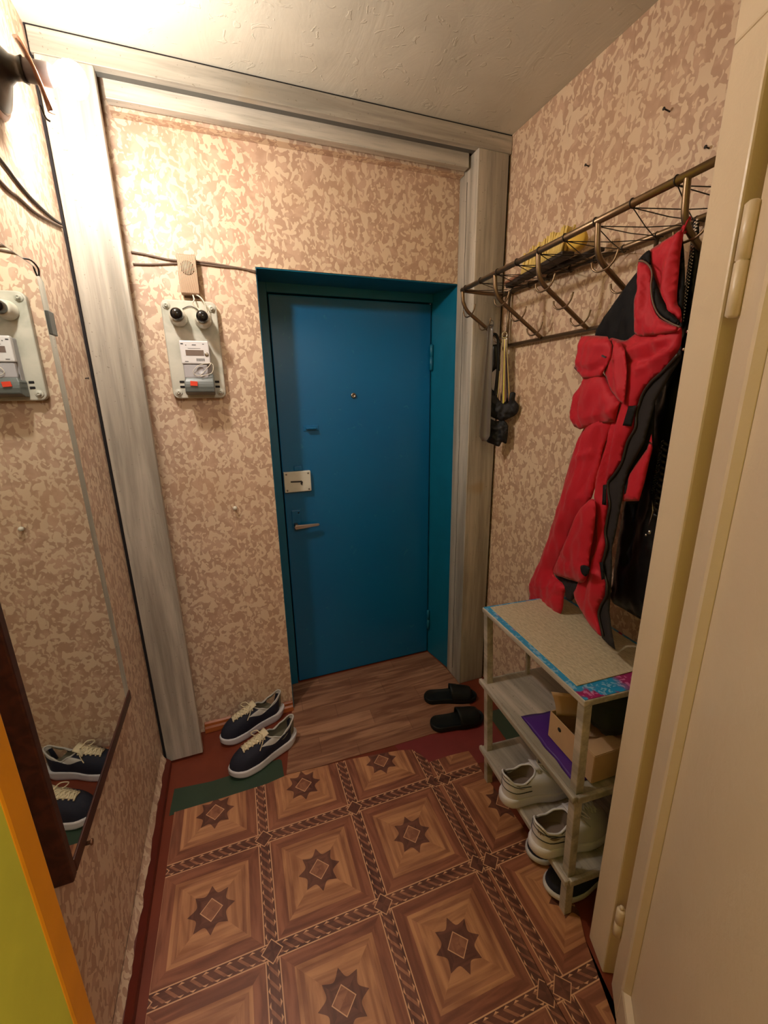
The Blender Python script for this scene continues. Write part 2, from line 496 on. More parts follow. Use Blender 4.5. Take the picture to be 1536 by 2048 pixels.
mb = MB(); mb.box(XR-.0115, XR-.0005, PY_+.012, PY_+.03, 0, ZC-.001); mb.build('dark_gap', MT['gap'], p2)
mb = MB()  # crack and nail heads down the side face of the post
random.seed(3)
pts = [(PXR-.0004, -.062+random.uniform(-.003, .003), z/20) for z in range(1, 48)]
mb.tube(pts, .0011, 5); mb.build('crack', MT['gap'], p2)
mb = MB(); mb.box(XL+.006, XR-.002, PY_-.001, PY_+.026, ZF, ZC-.006)
t3 = struct(mb.build('trim_3', MT['wash_x'], bevel=.002), 'whitewashed fascia board under the ceiling', 'trim')
mb = MB(); mb.box(XL+.001, XR-.001, PY_+.004, PY_+.03, ZC-.006, ZC-.0005); mb.build('dark_gap', MT['gap'], t3)
mb = MB(); mb.box(XL+.006, XR-.002, PY_+.026, -.093, ZF+.001, ZF+.012); mb.build('underside_board', MT['dark_board'], t3)
mb = MB(); mb.box(PX1+.012, 1.675, -.092, -.058, 2.387, ZC-.01)
t4 = struct(mb.build('trim_4', MT['wash_x'], bevel=.002), 'lower whitewashed cross board above the wallpaper', 'trim')
mb = MB(); mb.box(PX1+.01, PXR-.002, -.040, -.001, 2.384, 2.398); mb.build('wallpaper_strip', MT['wallpaper'], t4)

# baseboards
mb = MB()
prof = [(-.001, .001), (-.020, .001), (-.020, .026), (-.014, .034), (-.012, .046), (-.004, .052), (-.001, .052)]
mb.prism([(PX1+.004, y, z) for y, z in prof], (OX0-PX1-.006, 0, 0))
struct(mb.build('baseboard_back', MT['base_back'], bevel=.002), 'varnished orange-brown baseboard behind the running shoes', 'baseboard')
mb = MB()
mb.prism([(XL+.001, -1.335, .001), (XL+.030, -1.335, .001), (XL+.030, -1.335, .030), (XL+.014, -1.335, .048), (XL+.001, -1.335, .05)], (0, 1.335-.115-.04, 0))
bl = struct(mb.build('baseboard_left', MT['base_left'], bevel=.003), 'dark red-brown baseboard along the left wall', 'baseboard')
mb = MB()   # torn wallpaper edge above it
random.seed(5); rows = [[], [], []]
for i in range(60):
    y = -1.33+i*(1.33-.16)/59; j = random.uniform(-.006, .006)+.006*math.sin(i*.9)
    j *= .6; rows[0].append((XL+.0015, y, .085)); rows[1].append((XL+.006+j*.3, y, .066+j*.4)); rows[2].append((XL+.014+j*.7, y, .051+j*.3))
mb.grid(rows); mb.build('torn_wallpaper_edge', MT['wallpaper'], bl)

# blue door in its deep reveal ---------------------------------------------
mb = MB()
RX = 1.662
mb.prism([(OX1-.0005, .002, .001), (OX1-.0005, DY+.02, .001), (RX, DY+.02, .001), (RX, DY-.004, .001), (OX1-.006, .002, .001)], (0, 0, OZ-.002))  # splayed right reveal
mb.box(OX0+.0005, OX0+.004, .002, DY, .001, OZ-.001)
mb.box(OX0+.004, OX1-.006, .002, DY, OZ-.005, OZ-.001)
mb.box(OX0+.001, .872, DY-.004, DY+.06, .001, OZ-.002)                  # frame left
mb.box(.872, RX, DY-.004, DY+.06, 1.946, OZ-.002)                       # frame head
struct(mb.build('trim_5', MT['blue_dark'], bevel=.002), 'teal painted reveal and frame around the blue door', 'door frame')
mb = MB(); mb.box(.8785, 1.656, DY+.004, DY+.045, .006, 1.940)
door = struct(mb.build('door_1', MT['blue'], bevel=.003), 'blue enamelled steel front door', 'door')
mb = MB(); mb.box(.86, 1.67, DY+.06, DY+.062, 0, OZ); mb.build('dark_gap', MT['gap'], door)
def onD(u, v, y=DY): return at(1, y, u, v)
# lock plate
a, b = onD(566, 944), onD(622, 980)
mb = MB(); mb.box(a.x, b.x, DY-.018, DY+.004, b.z, a.z); lock = mb.build('lock_case', MT['ceramic'], door, bevel=.003)
mb = MB(); cx, cz = (a.x+b.x)/2, (a.z+b.z)/2
mb.obox((cx-.008, DY-.0185, cz+.001), (.026, 0, -.001), (0, .001, 0), (0, 0, .0035)); mb.obox((cx+.018, DY-.0185, cz-.007), (.004, 0, -.004), (0, .001, 0), (.002, 0, .009))
mb.build('keyhole_slot', MT['ink'], lock)
for sx in (-1, 1):
    for sz in (-1, 1):
        mb = MB(); mb.lathe([(0, .0045), (.002, .004), (.003, 0)], (cx+sx*.052, DY-.018, cz+sz*.039), (0, -1, 0), 10); mb.build('screw', MT['steel'], lock)
mb = MB(); mb.box(cx-.012, cx+.028, DY-.006, DY+.004, a.z+.001, a.z+.024); mb.build('old_lock_plate', MT['blue'], door, bevel=.003)
# handle
a = onD(594, 1051); mb = MB(); mb.box(a.x-.022, a.x+.020, DY-.003, DY+.004, a.z-.012, a.z+.078); pl = mb.build('handle_plate', MT['blue'], door, bevel=.002)
mb = MB(); mb.lathe([(0, .012), (.012, .010), (.03, .010)], (a.x-.005, DY-.003, a.z+.004), (0, -1, 0), 16); mb.build('handle_neck', MT['steel'], door)
mb = MB(); q = Vector((a.x-.012, DY-.036, a.z)); mb.prism([q+Vector(v) for v in ((0, 0, -.012), (.115, .006, -.006), (.122, .008, 0), (.115, .006, .006), (0, 0, .011), (-.006, 0, 0))], (0, .011, 0))
mb.build('lever_handle', MT['alu'], door, bevel=.003)
mb = MB(); mb.lathe([(0, .004), (.001, 0)], (a.x+.012, DY-.0035, a.z+.065), (0, -1, 0), 10); mb.build('keyhole', MT['ink'], pl)
# latch knob, peephole, hinges
a = onD(622, 856); mb = MB(); mb.box(a.x-.035, a.x+.036, DY, DY+.004, a.z-.014, a.z+.012); lp = mb.build('latch_plate', MT['blue'], door, bevel=.003)
mb = MB(); mb.box(a.x-.026, a.x+.024, DY-.020, DY, a.z-.006, a.z+.006); mb.build('latch_bar', MT['blue'], lp, bevel=.004)
mb = MB(); mb.lathe([(0, .009), (.004, .013), (.008, .012), (.009, .006), (.006, .005), (.006, 0)], onD(707, 791)+Vector((0, .004, 0)), (0, -1, 0), 20); mb.build('peephole', MT['steel'], door)
for u, v0, v1 in ((858, 689, 741), (857, 1218, 1255)):
    p, q = onD(u, v0), onD(u, v1); z0, z1 = q.z, p.z; hx = 1.654
    mb = MB(); zm = (z0+z1)/2
    mb.lathe([(0, .004), (.003, .0085), (zm-z0-.001, .0085), (zm-z0, .007), (zm-z0+.001, .0085), (z1-z0-.003, .0085), (z1-z0, .004)], (hx, DY-.010, z0), (0, 0, 1), 14)
    mb.build('hinge', MT['blue_dark'], door)

# cream door frame and open leaf on the right ------------------------------
A0, A1, A2, A3 = Vector((1.472, -1.237, 0)), Vector((1.4437, -1.3104, 0)), Vector((1.495, -1.336, 0)), Vector((1.535, -1.245, 0))
A1b = A1+(A1-A0).normalized()*.12
mb = MB(); mb.prism([A0, A1, A2, A3], (0, 0, 2.03)); 
mb.prism([A0+Vector((0, 0, 2.03)), A1b+Vector((0, 0, 2.03)), A1b+Vector((.11, -.02, 2.03)), A3+Vector((0, 0, 2.03))], (0, 0, .468))
fr = struct(mb.build('trim_6', MT['cream'], bevel=.004), 'cream gloss upright door frame at the right', 'door frame')
# open leaf: plane from L0 running towards the camera's right
L0 = Vector((1.443, -1.338, 0)); LD = (Vector((1.396, -1.393, 0))-L0).normalized(); LN = Vector((LD.y, -LD.x, 0))
if LN.dot(CAM-L0) < 0: LN = -LN
WL, HL, Z0 = .78, 2.0, .012
def LP(s, z, n=0.0): return L0+LD*s+Vector((0, 0, z))+LN*n
leaf = None
mb = MB(); st = .072; TH = .034
mb.prism([LP(0, Z0), LP(st, Z0), LP(st, Z0, -TH), LP(0, Z0, -TH)], (0, 0, HL-Z0))
mb.prism([LP(WL-st, Z0), LP(WL, Z0), LP(WL, Z0, -TH), LP(WL-st, Z0, -TH)], (0, 0, HL-Z0))
rail_t = .13
for za, zb in ((Z0, rail_t), (HL-.10, HL)):
    mb.prism([LP(st, za), LP(WL-st, za), LP(WL-st, za, -TH), LP(st, za, -TH)], (0, 0, zb-za))
leaf = struct(mb.build('door_2', MT['cream'], bevel=.003), 'cream gloss panelled door leaf standing open at the right edge', 'door')
mb = MB()
mb.prism([LP(st, rail_t, -.013), LP(WL-st, rail_t, -.013), LP(WL-st, rail_t, -.024), LP(st, rail_t, -.024)], (0, 0, HL-.1-rail_t))
mb.build('door_panel', MT['cream'], leaf)
mb = MB(); w = .022; zt = HL-.1
def bead(p, q, inward):
    """quarter moulding sloping from the rail face down to the panel"""
    p, q, inward = Vector(p), Vector(q), Vector(inward)
    mb.prism([p+LN*.001, p+inward*.006+LN*.004, p+inward*.014+LN*.001, p+inward*w-LN*.013, p-LN*.013], q-p)
bead(LP(st, rail_t), LP(st, zt), LD); bead(LP(st, rail_t), LP(WL-st, rail_t), (0, 0, 1)); bead(LP(WL-st, rail_t), LP(WL-st, zt), -LD); bead(LP(st, zt), LP(WL-st, zt), (0, 0, -1))
mb.build('panel_moulding', MT['cream'], leaf, bevel=.002)
random.seed(9)
hp = A1+Vector((.004, -.010, 0))
for z0, z1, mt in ((1.615, 1.78, 'cream'), (.185, .275, 'cream')):
    mb = MB(); zm = z0+(z1-z0)*.5
    o = L0+Vector((-.004, .006, 0))
    mb.lathe([(0, .006), (.004, .0105), (zm-z0-.002, .0105), (zm-z0, .008), (zm-z0+.002, .0105), (z1-z0-.004, .0105), (z1-z0, .006)], o+Vector((0, 0, z0)), (0, 0, 1), 14)
    if z0 < 1: mb.lathe([(0, .004), (.008, .005), (.010, 0)], o+Vector((0, 0, z1)), (0, 0, 1), 10)
    mb.build('hinge', MT['cream'], leaf)

# loose floor coverings ------------------------------------------------------
def sheet(name, px, mat, z, t, label, cat='linoleum'):
    pts = [at(2, z, u, v) if not isinstance(u, str) else None for u, v in px]
    mb = MB(); mb.prism([(p.x, p.y, z-t) for p in pts], (0, 0, t))
    return tag(mb.build(name, mat), label, cat)
def sheet_w(name, pts, mat, z, t, label, cat='linoleum'):
    mb = MB(); mb.prism([(x, y, z-t) for x, y in pts], (0, 0, t)); return tag(mb.build(name, mat), label, cat)
SA = [at(2, .003, u, v) for u, v in ((349, 1625), (440, 1598), (534, 1568), (577, 1549), (640, 1534), (700, 1519), (760, 1508), (800, 1501), (824, 1500), (840, 1508), (855, 1521))]
sA = [(p.x, p.y) for p in SA]
e1 = at(2, .003, 869, 1561); e2 = at(2, .003, 968, 1735); e3 = at(2, .003, 1110, 2003)
d = (e3-e1).normalized(); e4 = e3+d*.25
sheet_w('linoleum_sheet', sA+[(e1.x, e1.y), (e2.x, e2.y), (e3.x, e3.y), (e4.x, e4.y), (e4.x, -1.9), (.29, -1.9)], MT['tiles_a'], .0045, .003, 'large linoleum sheet printed with star parquet squares, left of the seam')
B0 = [at(2, .0025, u, v) for u, v in ((857, 1525), (900, 1511), (937, 1502), (946, 1514), (958, 1531), (965, 1545))]
sB = [(p.x, p.y) for p in B0]
sheet_w('linoleum_sheet', [(e4.x+.002, -1.9), (e4.x+.002, e4.y), (e3.x+.002, e3.y), (e2.x+.002, e2.y), (e1.x+.002, e1.y)]+sB+[(1.50, -.90), (1.49, -1.18), (1.455, -1.24), (1.43, -1.32), (1.41, -1.36), (1.20, -1.9)], MT['tiles_b'], .0035, .002, 'smaller star parquet linoleum sheet under the shoe rack, right of the seam')
PL = [at(2, .003, u, v) for u, v in ((573, 1550), (640, 1534), (700, 1516), (790, 1491), (863, 1469), (963, 1448))]
sheet_w('linoleum_sheet', [(p.x, p.y+.003) for p in PL]+[(1.675, -.15), (1.685, -.148), (1.683, 0), (1.655, .183), (.88, .183), (.823, .183), (.823, .02), (.805, -.03)], MT['planks'], .0036, .002, 'brown plank-patterned linoleum runner in front of the blue door')
sheet_w('linoleum_patch', [(.302, -.283), (.44, -.30), (.60, -.295), (.712, -.288), (.722, -.30), (.722, -.386), (.66, -.40), (.295, -.40)], MT['green'], .0012, .001, 'dark green linoleum patch under the running shoes')
sheet_w('linoleum_patch', [(1.20, -.38), (1.70, -.40), (1.66, -.63), (1.25, -.60)], MT['maroon'], .0012, .001, 'dark red linoleum patch beside the black slippers')
sheet_w('linoleum_patch', [(1.702, -.38), (1.835, -.38), (1.835, -.66), (1.68, -.66)], MT['green'], .0012, .001, 'dark green linoleum patch behind the shoe rack')

# ================================================================ WALL LAMP
BX, BY, BZ = .405, -.49, 2.205
lamp = thing('wall_lamp', 'bare bulb wall lamp with a dark round plate, upper left', 'lamp', (XL, BY, BZ))
mb = MB(); mb.lathe([(0, .088), (.006, .094), (.010, .090), (.012, .084)], (XL, BY, BZ), (1, 0, 0), 36); mb.build('rim', MT['brown_metal'], lamp)
mb = MB(); mb.lathe([(.010, .084), (.018, .078), (.028, .055), (.038, .032), (.050, .022), (.062, .020), (.072, .024)], (XL, BY, BZ), (1, 0, 0), 36); mb.build('wall_plate', MT['black_metal'], lamp)
mb = MB()   # bent metal shade, like an open petal
rows = []
for i in range(13):
    u = -1+2*i/12; row = []
    for k in range(9):
        v = -1+2*k/8; w = .034*math.sqrt(max(.05, 1-abs(u)**2.4))
        row.append((XL+.086-.020*u+.012*v*v-.006*u*u, BY+v*w, BZ-.006+.064*u))
    rows.append(row)
mb.grid(rows); sh = mb.build('shade', MT['brown_metal'], lamp)
md = sh.modifiers.new('thickness', 'SOLIDIFY'); md.thickness = .0015
mb = MB(); mb.lathe([(.066, .016), (.070, .0205), (.118, .0215), (.122, .019), (.122, 0)], (XL, BY, BZ), (1, 0, 0), 28); mb.build('socket', MT['dark_item'], lamp)
mb = MB(); mb.lathe([(.118, 0), (.120, .014), (.130, .018), (.140, .027), (.152, .032), (.164, .033), (.176, .029), (.186, .018), (.190, 0)], (XL, BY, BZ), (1, 0, 0), 28); mb.build('bulb', MT['bulb'], lamp)
mb = MB(); mb.tube(curve3([(XL+.085, BY+.01, BZ-.055), (XL+.09, BY+.014, BZ-.075), (XL+.098, BY+.012, BZ-.082)]), .0022, 6); mb.build('shade_screw', MT['black_metal'], lamp)

# unseen area light added in the rear room (behind the viewer) as soft fill
ld = bpy.data.lights.new('rear_fill_light', 'AREA'); ld.shape = 'DISK'; ld.size = .8; ld.energy = 19; ld.color = (1, .90, .83)
lo = bpy.data.objects.new('rear_fill_light', ld); COL.objects.link(lo); lo.location = (1.0, -2.7, 2.44); lo.rotation_euler = (0, 0, 0)
lo['label'] = 'added soft fill light in the room behind the viewer'; lo['category'] = 'light'

# ================================================================ MIRROR
GX = .282
def mp(u, v, x=GX): return at(0, x, u, v)
yF, yN, zB, zT = mp(88, 565).y, mp(142, 1715).y, mp(258, 1400).z+.012, mp(66, 535).z
mir = thing('wall_mirror', 'tall wall mirror with a dark brown lower frame', 'mirror', (XL, (yF+yN)/2, zB))
top = [(yF, zB+.01), (yF-.0, mp(88, 565).z), (yF-.045, zT+.005), (yN+.05, zT+.005), (yN, zT-.02), (yN, zB+.01)]
mb = MB(); mb.prism([(GX-.004, y, z) for y, z in top], (.0035, 0, 0)); mb.build('backing', MT['mirror_edge'], mir)
mb = MB(); mb.prism([(GX-.0004, y+(-.0022 if y > -.8 else .0022), z-.002 if z > 1 else z) for y, z in top], (.0006, 0, 0)); mb.build('glass', MT['mirror'], mir)
mb = MB(); mb.box(XL+.001, GX+.003, yN-.018, yN+.002, zB-.020, 1.36); mb.build('near_frame_bar', MT['dark_wood'], mir, bevel=.003)
mb = MB(); mb.box(XL+.001, GX+.003, yN+.0025, yF+.004, zB-.020, zB+.012); mb.build('bottom_frame_bar', MT['dark_wood'], mir, bevel=.003)
mb = MB(); mb.box(XL+.001, GX-.0045, yF-.04, yF-.02, zB+.01, 1.76); mb.box(XL+.001, GX-.0045, yN+.02, yN+.04, zB+.01, 1.76); mb.build('backing_batten', MT['dark_wood'], mir)
mb = MB(); c = mp(108, 652); mb.box(GX-.006, GX+.004, yF-.028, yF+.006, c.z-.024, c.z+.030); mb.box(GX-.03, GX+.004, yF+.004, yF+.009, c.z-.024, c.z+.030); mb.build('clip', MT['meter_dark'], mir, bevel=.002)
mb = MB(); c = mp(62, 528); mb.tube(curve3([(GX-.02, yF-.07, zT+.012), (GX-.004, yF-.05, zT+.016), (GX+.004, yF-.035, zT+.004), (GX+.002, yF-.032, zT-.012)]), .002, 6); mb.build('top_hook', MT['black_wire'], mir)
mb = MB(); mb.lathe([(0, .004), (.01, .004), (.012, .007), (.015, .006), (.016, 0)], mp(176, 1686, GX+.002)-Vector((.006, 0, 0)), (1, 0, 0), 12); mb.build('hook_eye', MT['brown_metal'], mir)

# cables ---------------------------------------------------------------------
def cable(name, pts, r, mat, label, n=6):
    mb = MB(); mb.tube(curve3(pts, 6), r, n); return tag(mb.build(name, mat), label, 'cable')
def lw(u, v, x=XL+.004): return at(0, x, u, v)
cable('cable', [Vector((XL+.004, -.90, 2.055)), lw(0, 318), lw(30, 358), lw(62, 396), lw(100, 432), lw(122, 448)], .0035, MT['black_wire'], 'upper dark cable running down the left wall to the post')
cable('cable', [Vector((XL+.004, -.92, 1.985)), lw(0, 362), lw(34, 392), lw(70, 424), lw(104, 444), lw(124, 454)], .0035, MT['cable'], 'lower brown cable running along the left wall to the post')
def bw(u, v, y=-.005): return at(1, y, u, v)
cable('cable', [bw(262, 504), bw(290, 509), bw(330, 518), bw(352, 521), bw(378, 524), bw(400, 524), bw(430, 528), bw(470, 535), bw(512, 543)], .0035, MT['cable'], 'upper brown cable passing behind the door chime')
cable('cable', [bw(266, 528), bw(300, 529), bw(330, 528), bw(352, 527), bw(378, 528), bw(400, 528), bw(440, 533), bw(480, 537), bw(512, 545)], .0032, MT['cable'], 'lower sagging brown cable passing behind the door chime')

# ================================================================ METER BOARD
mx0, mx1, mz0, mz1 = .478, .664, 1.511, 1.852
board = thing('electricity_meter_board', 'grey-painted board carrying the electricity meter and two fuses', 'electricity meter', (.57, -.004, mz0))
def rrect(x0, x1, z0, z1, r, y, n=5):
    out = []
    for cx, cz, a0 in ((x1-r, z1-r, 0), (x0+r, z1-r, 90), (x0+r, z0+r, 180), (x1-r, z0+r, 270)):
        for k in range(n+1):
            a = math.radians(a0+90*k/n); out.append((cx+r*math.cos(a), y, cz+r*math.sin(a)))
    return out
mb = MB(); mb.prism(rrect(mx0, mx1, mz0, mz1, .022, -.003), (0, -.026, 0)); mb.build('backboard', MT['board_paint'], board, bevel=.004)
YB = -.029
for x, z in ((mx0+.018, mz1-.020), (mx1-.018, mz1-.024), (mx0+.020, mz0+.022), (mx1-.020, mz0+.022)):
    mb = MB(); mb.lathe([(0, .013), (.002, .013), (.003, .010), (.003, .006), (.012, .006), (.013, .003), (.010, .0028), (.010, 0)], (x, YB, z), (0, -1, 0), 18); mb.build('screw', MT['board_paint'], board)
for u, v in ((352, 626), (404, 631)):
    c = at(1, -.125, u, v); c.y = YB
    mb = MB(); mb.lathe([(0, .029), (.006, .030), (.010, .027), (.042, .0265), (.050, .0245), (.055, .021)], c, (0, -1, 0), 30); fb = mb.build('fuse_holder', MT['ceramic'], board)
    mb = MB(); mb.lathe([(.050, .0195), (.060, .0205), (.085, .0200), (.093, .0175), (.098, .011), (.099, 0)], c, (0, -1, 0), 30); mb.build('fuse_cap', MT['black_plastic'], fb)
# meter body
a = at(1, -.082, 357, 678); b = at(1, -.082, 417, 688); ex0, ex1, ez1 = a.x, b.x, a.z-.004
ez_m = at(1, -.082, 385, 728).z; ez_b = at(1, -.082, 390, 745).z
mb = MB(); mb.box(ex0+.002, ex1-.001, -.062, YB, 1.545, ez1-.002); mt = mb.build('meter_body', MT['meter_grey'], board, bevel=.004)
mb = MB(); mb.box(ex0, ex1, -.084, -.062, ez_m, ez1); fp = mb.build('meter_face', MT['meter_white'], board, bevel=.004)
H = ez1-ez_m; WX = ex1-ex0
mb = MB(); mb.box(ex0+WX*.18, ex0+WX*.80, -.0848, -.0835, ez_m+H*.36, ez_m+H*.60); mb.build('meter_display', MT['lcd'], fp)
mb = MB(); mb.lathe([(0, .007), (.002, .007), (.003, .005), (.002, 0)], (ex1-WX*.11, -.084, ez_m+H*.42), (0, -1, 0), 16); mb.build('meter_button', MT['steel'], fp)
for k in range(9):
    mb = MB(); mb.box(ex0+WX*(.52+.033*k), ex0+WX*(.52+.033*k)+.0018, -.0845, -.0835, ez_m+H*.12, ez_m+H*.24); mb.build('printed_mark', MT['ink'], fp)
for u0, u1, z0, z1 in ((.04, .13, .83, .88), (.20, .23, .78, .82), (.27, .70, .66, .675), (.42, .56, .80, .83), (.78, .84, .84, .87), (.12, .24, .09, .12)):
    mb = MB(); mb.box(ex0+WX*u0, ex0+WX*u1, -.0845, -.0835, ez_m+H*z0, ez_m+H*z1); mb.build('printed_mark', MT['ink'], fp)
mb = MB(); mb.box(ex0+.004, ex1-.012, -.080, -.062, ez_m-.048, ez_m-.001); ml = mb.build('meter_lower_face', MT['meter_grey'], board, bevel=.003)
mb = MB(); mb.lathe([(0, .014), (.0012, .014), (.0012, .0125), (.0004, .0125), (.0004, 0)], (ex0+WX*.62, -.080, ez_m-.022), (0, -1, 0), 24); mb.build('rotary_dial', MT['meter_grey'], ml)
# terminal cover, curved
zt = 1.598; rows = []
for i in range(9):
    t = i/8; z = zt-.075*t; y = -.062-.030*math.sin(math.pi*min(1, t*1.15+.1)*.62)
    if i == 8: y = -.060
    rows.append([(ex0+.004-(.004 if t > .3 else 0), YB, z), (ex0+.004-(.004 if t > .3 else 0), y, z), (ex1+.004, y, z), (ex1+.004, YB, z)])
mb = MB(); V = mb.grid(rows, smooth=False); mb.bm.faces.new(V[0]); mb.bm.faces.new(V[-1][::-1]); mb.build('terminal_cover', MT['meter_dark'], board, bevel=.004)
c = at(1, -.094, 388, 767)
mb = MB(); mb.obox((c.x, -.0945, c.z), (.012, 0, -.001), (0, .0015, 0), (.001, 0, .008)); mb.build('seal_sticker', MT['seal_red'], board)
for dx, dz in ((-.012, 0), (-.012, -.018), (ex1-ex0+.014, 0), (ex1-ex0+.014, -.018)):
    mb = MB(); mb.box(ex0+dx-.008, ex0+dx+.008, YB-.002, YB+.001, 1.571+dz-.004, 1.571+dz+.004); mb.build('slot', MT['gap'], board, bevel=.002)
mb = MB(); mb.tube(curve3([(ex1+.002, -.084, ez_m+.004), (ex1-.012, -.088, ez_m-.012), (ex0+WX*.55, -.086, ez_m-.04), (ex0+WX*.35, -.085, ez_m-.028), (ex0+WX*.6, -.088, ez_m-.004), (ex1+.004, -.084, ez_m+.002), (ex1, -.086, ez_m-.03), (ex0+WX*.58, -.090, 1.588)]), .0011, 5); mb.build('seal_wire', MT['cable_white'], board)
mb = MB(); mb.tube(curve3([(.588, -.03, 1.872), (.592, -.05, 1.852), (.586, -.05, 1.838), (.60, -.045, 1.824), (.617, -.05, 1.81)]), .0024, 6); mb.tube(curve3([(.60, -.03, 1.872), (.615, -.055, 1.858), (.626, -.058, 1.838), (.630, -.05, 1.812)]), .0022, 6); mb.build('supply_wires', MT['cable_white'], board)
mb = MB(); mb.tube(curve3([(.548, -.032, 1.822), (.572, -.033, 1.832), (.592, -.034, 1.826), (.612, -.034, 1.806)]), .0014, 5); mb.build('link_wire', MT['black_wire'], board)

# door chime
cx0, cx1, cz0, cz1 = .551, .613, 1.871, 1.999
bell = thing('door_chime', 'small ribbed beige door chime box above the meter board', 'doorbell', ((cx0+cx1)/2, 0, cz0))
mb = MB(); mb.box(cx0, cx1, -.038, -.009, cz0, cz1); mb.build('case', MT['bell_case'], bell, bevel=.003)
ccx, ccz, cr_ = (cx0+cx1)/2, cz0+.084, .023
mb = MB(); mb.lathe([(0, cr_), (.0034, cr_), (.0034, 0)], (ccx, -.038, ccz), (0, -1, 0), 28); mb.build('speaker_grille', MT['bell_dark'], bell)
mb = MB()
for k in range(17):
    x = cx0+.003+(cx1-cx0-.006)*k/16; dx = x-ccx
    mb.box(x-.0009, x+.0009, -.0408, -.0375, cz0+.004, cz1-.004)
mb.build('ribs', MT['bell'], bell)
mb = MB()
for k in range(9):
    dx = (k-4)*.0052; hh = math.sqrt(cr_**2-dx*dx)-.001
    mb.box(ccx+dx-.0010, ccx+dx+.0010, -.0425, -.041, ccz-hh, ccz+hh)
mb.build('grille_bars', MT['bell'], bell)
mb = MB(); mb.box(cx0+.008, cx1-.004, -.009, -.001, cz0-.006, cz1-.02); mb.build('back_plate', MT['bell_dark'], bell)

# nails and small fittings
def nail(p, n, label, mat='black_wire', L=.022, cat='nail', r=.0018):
    mb = MB(); n = Vector(n); mb.tube([p-n*.002, p+n*L+Vector((0, 0, L*.12))], r, 8); mb.lathe([(0, r*2.2), (.0015, r*2.2), (.0015, 0)], p+n*L+Vector((0, 0, L*.12)), n, 10)
    return tag(mb.build('nail', MT[mat]), label, cat)
nail(Vector((XR, -.832, 2.218)), (-1, 0, 0), 'bent dark nail high on the right wall, nearest the cream frame')
nail(Vector((XR, -.563, 2.212)), (-1, 0, 0), 'small dark nail high on the right wall above the coat rack', L=.014)
nail(Vector((XR, -.955, 2.08)), (-1, 0, 0), 'dark nail right beside the cream frame edge above the rack', L=.012)
nail(Vector((XL, -.20, 1.575)), (1, 0, 0), 'short nail in the left wall between mirror and post', L=.008)
mb = MB(); mb.lathe([(0, .005), (.006, .005), (.012, .009), (.018, .008), (.020, 0)], (.649, 0, 1.064), (0, -1, 0), 14); tag(mb.build('wall_peg', MT['ceramic']), 'little cream peg on the back wall left of the door lock', 'peg')

# ================================================================ COAT RACK
rack = thing('coat_rack', 'bronze-coloured tubular wall coat rack with wire shelf and double hooks', 'coat rack', (XR, -.7, 1.71))
zo = lambda y: 1.914+(-.2-y)*.021
YE = -1.232
mb = MB(); mb.tube([(1.60, -.195, zo(-.195)), (1.60, YE, zo(YE))], .0088, 14); mb.build('front_rail', MT['bar_metal'], rack)
mb = MB(); mb.tube([(1.822, -.157, 1.918), (1.822, YE, 1.922)], .0088, 14); mb.build('back_rail', MT['bar_metal'], rack)
mb = MB(); mb.tube([(1.825, -.195, 1.709), (1.825, YE, 1.712)], .0080, 14); mb.build('lower_rail', MT['bar_metal'], rack)
mb = MB(); mb.tube([(1.60, -.197, 1.914), (1.71, -.178, 1.914), (1.822, -.158, 1.918)], .0080, 12); mb.build('end_rail', MT['bar_metal'], rack)
for yy in (-.205, -.86):
    mb = MB(); mb.tube([(1.822, yy, 1.915), (1.822, yy, 1.71)], .006, 10); mb.build('wall_upright', MT['bar_metal'], rack)
YBR = (-.2, -.42, -.644, -.868, -1.095)
def zdiag(x): return 1.826-(x-1.640)*(1.826-1.712)/(1.825-1.640)
for y in YBR:
    mb = MB(); z = zo(y)
    mb.tube(curve3([(1.60, y, z), (1.603, y, z-.035), (1.608, y, 1.862), (1.620, y, 1.843), (1.640, y, 1.826), (1.70, y, zdiag(1.70)), (1.825, y, 1.712)], 6), .0072, 12)
    br = mb.build('bracket', MT['bar_metal'], rack)
    for x in (1.632, 1.708, 1.785):
        zz = zdiag(x)-.006
        mb = MB(); mb.tube(curve3([(x-.004, y+.036, zz+.020), (x-.002, y+.033, zz+.004), (x, y+.018, zz-.007), (x, y, zz-.008), (x, y-.018, zz-.005), (x+.002, y-.034, zz+.010), (x+.004, y-.040, zz+.032)], 5), .0028, 8)
        mb.build('hook', MT['bar_metal'], br)
ys = [-.225-.106*k for k in range(10)]
for y in ys:
    for (cx, cz, r) in ((1.60, zo(y), .0102), (1.822, 1.919, .0102)):
        mb = MB(); mb.tube([(cx+r*math.cos(a), y+(.0 if cx < 1.7 else .0), cz+r*math.sin(a)) for a in [2*math.pi*k/14 for k in range(14)]], .0016, 5, closed=True); mb.build('wire_ring', MT['black_wire'], rack)
mb = MB()
for i, y in enumerate(ys):
    for dy in (-.106, .106, -.02):
        y2 = y+dy
        if y2 > -.165 or y2 < YE+.01: continue
        A = Vector((1.603, y, zo(y)-.009)); B = Vector((1.820, y2, 1.910)); mb.tube([A, A.lerp(B, .5)+Vector((0, 0, -.004)), B], .0013, 5)
mb.build('shelf_wires', MT['black_wire'], rack)

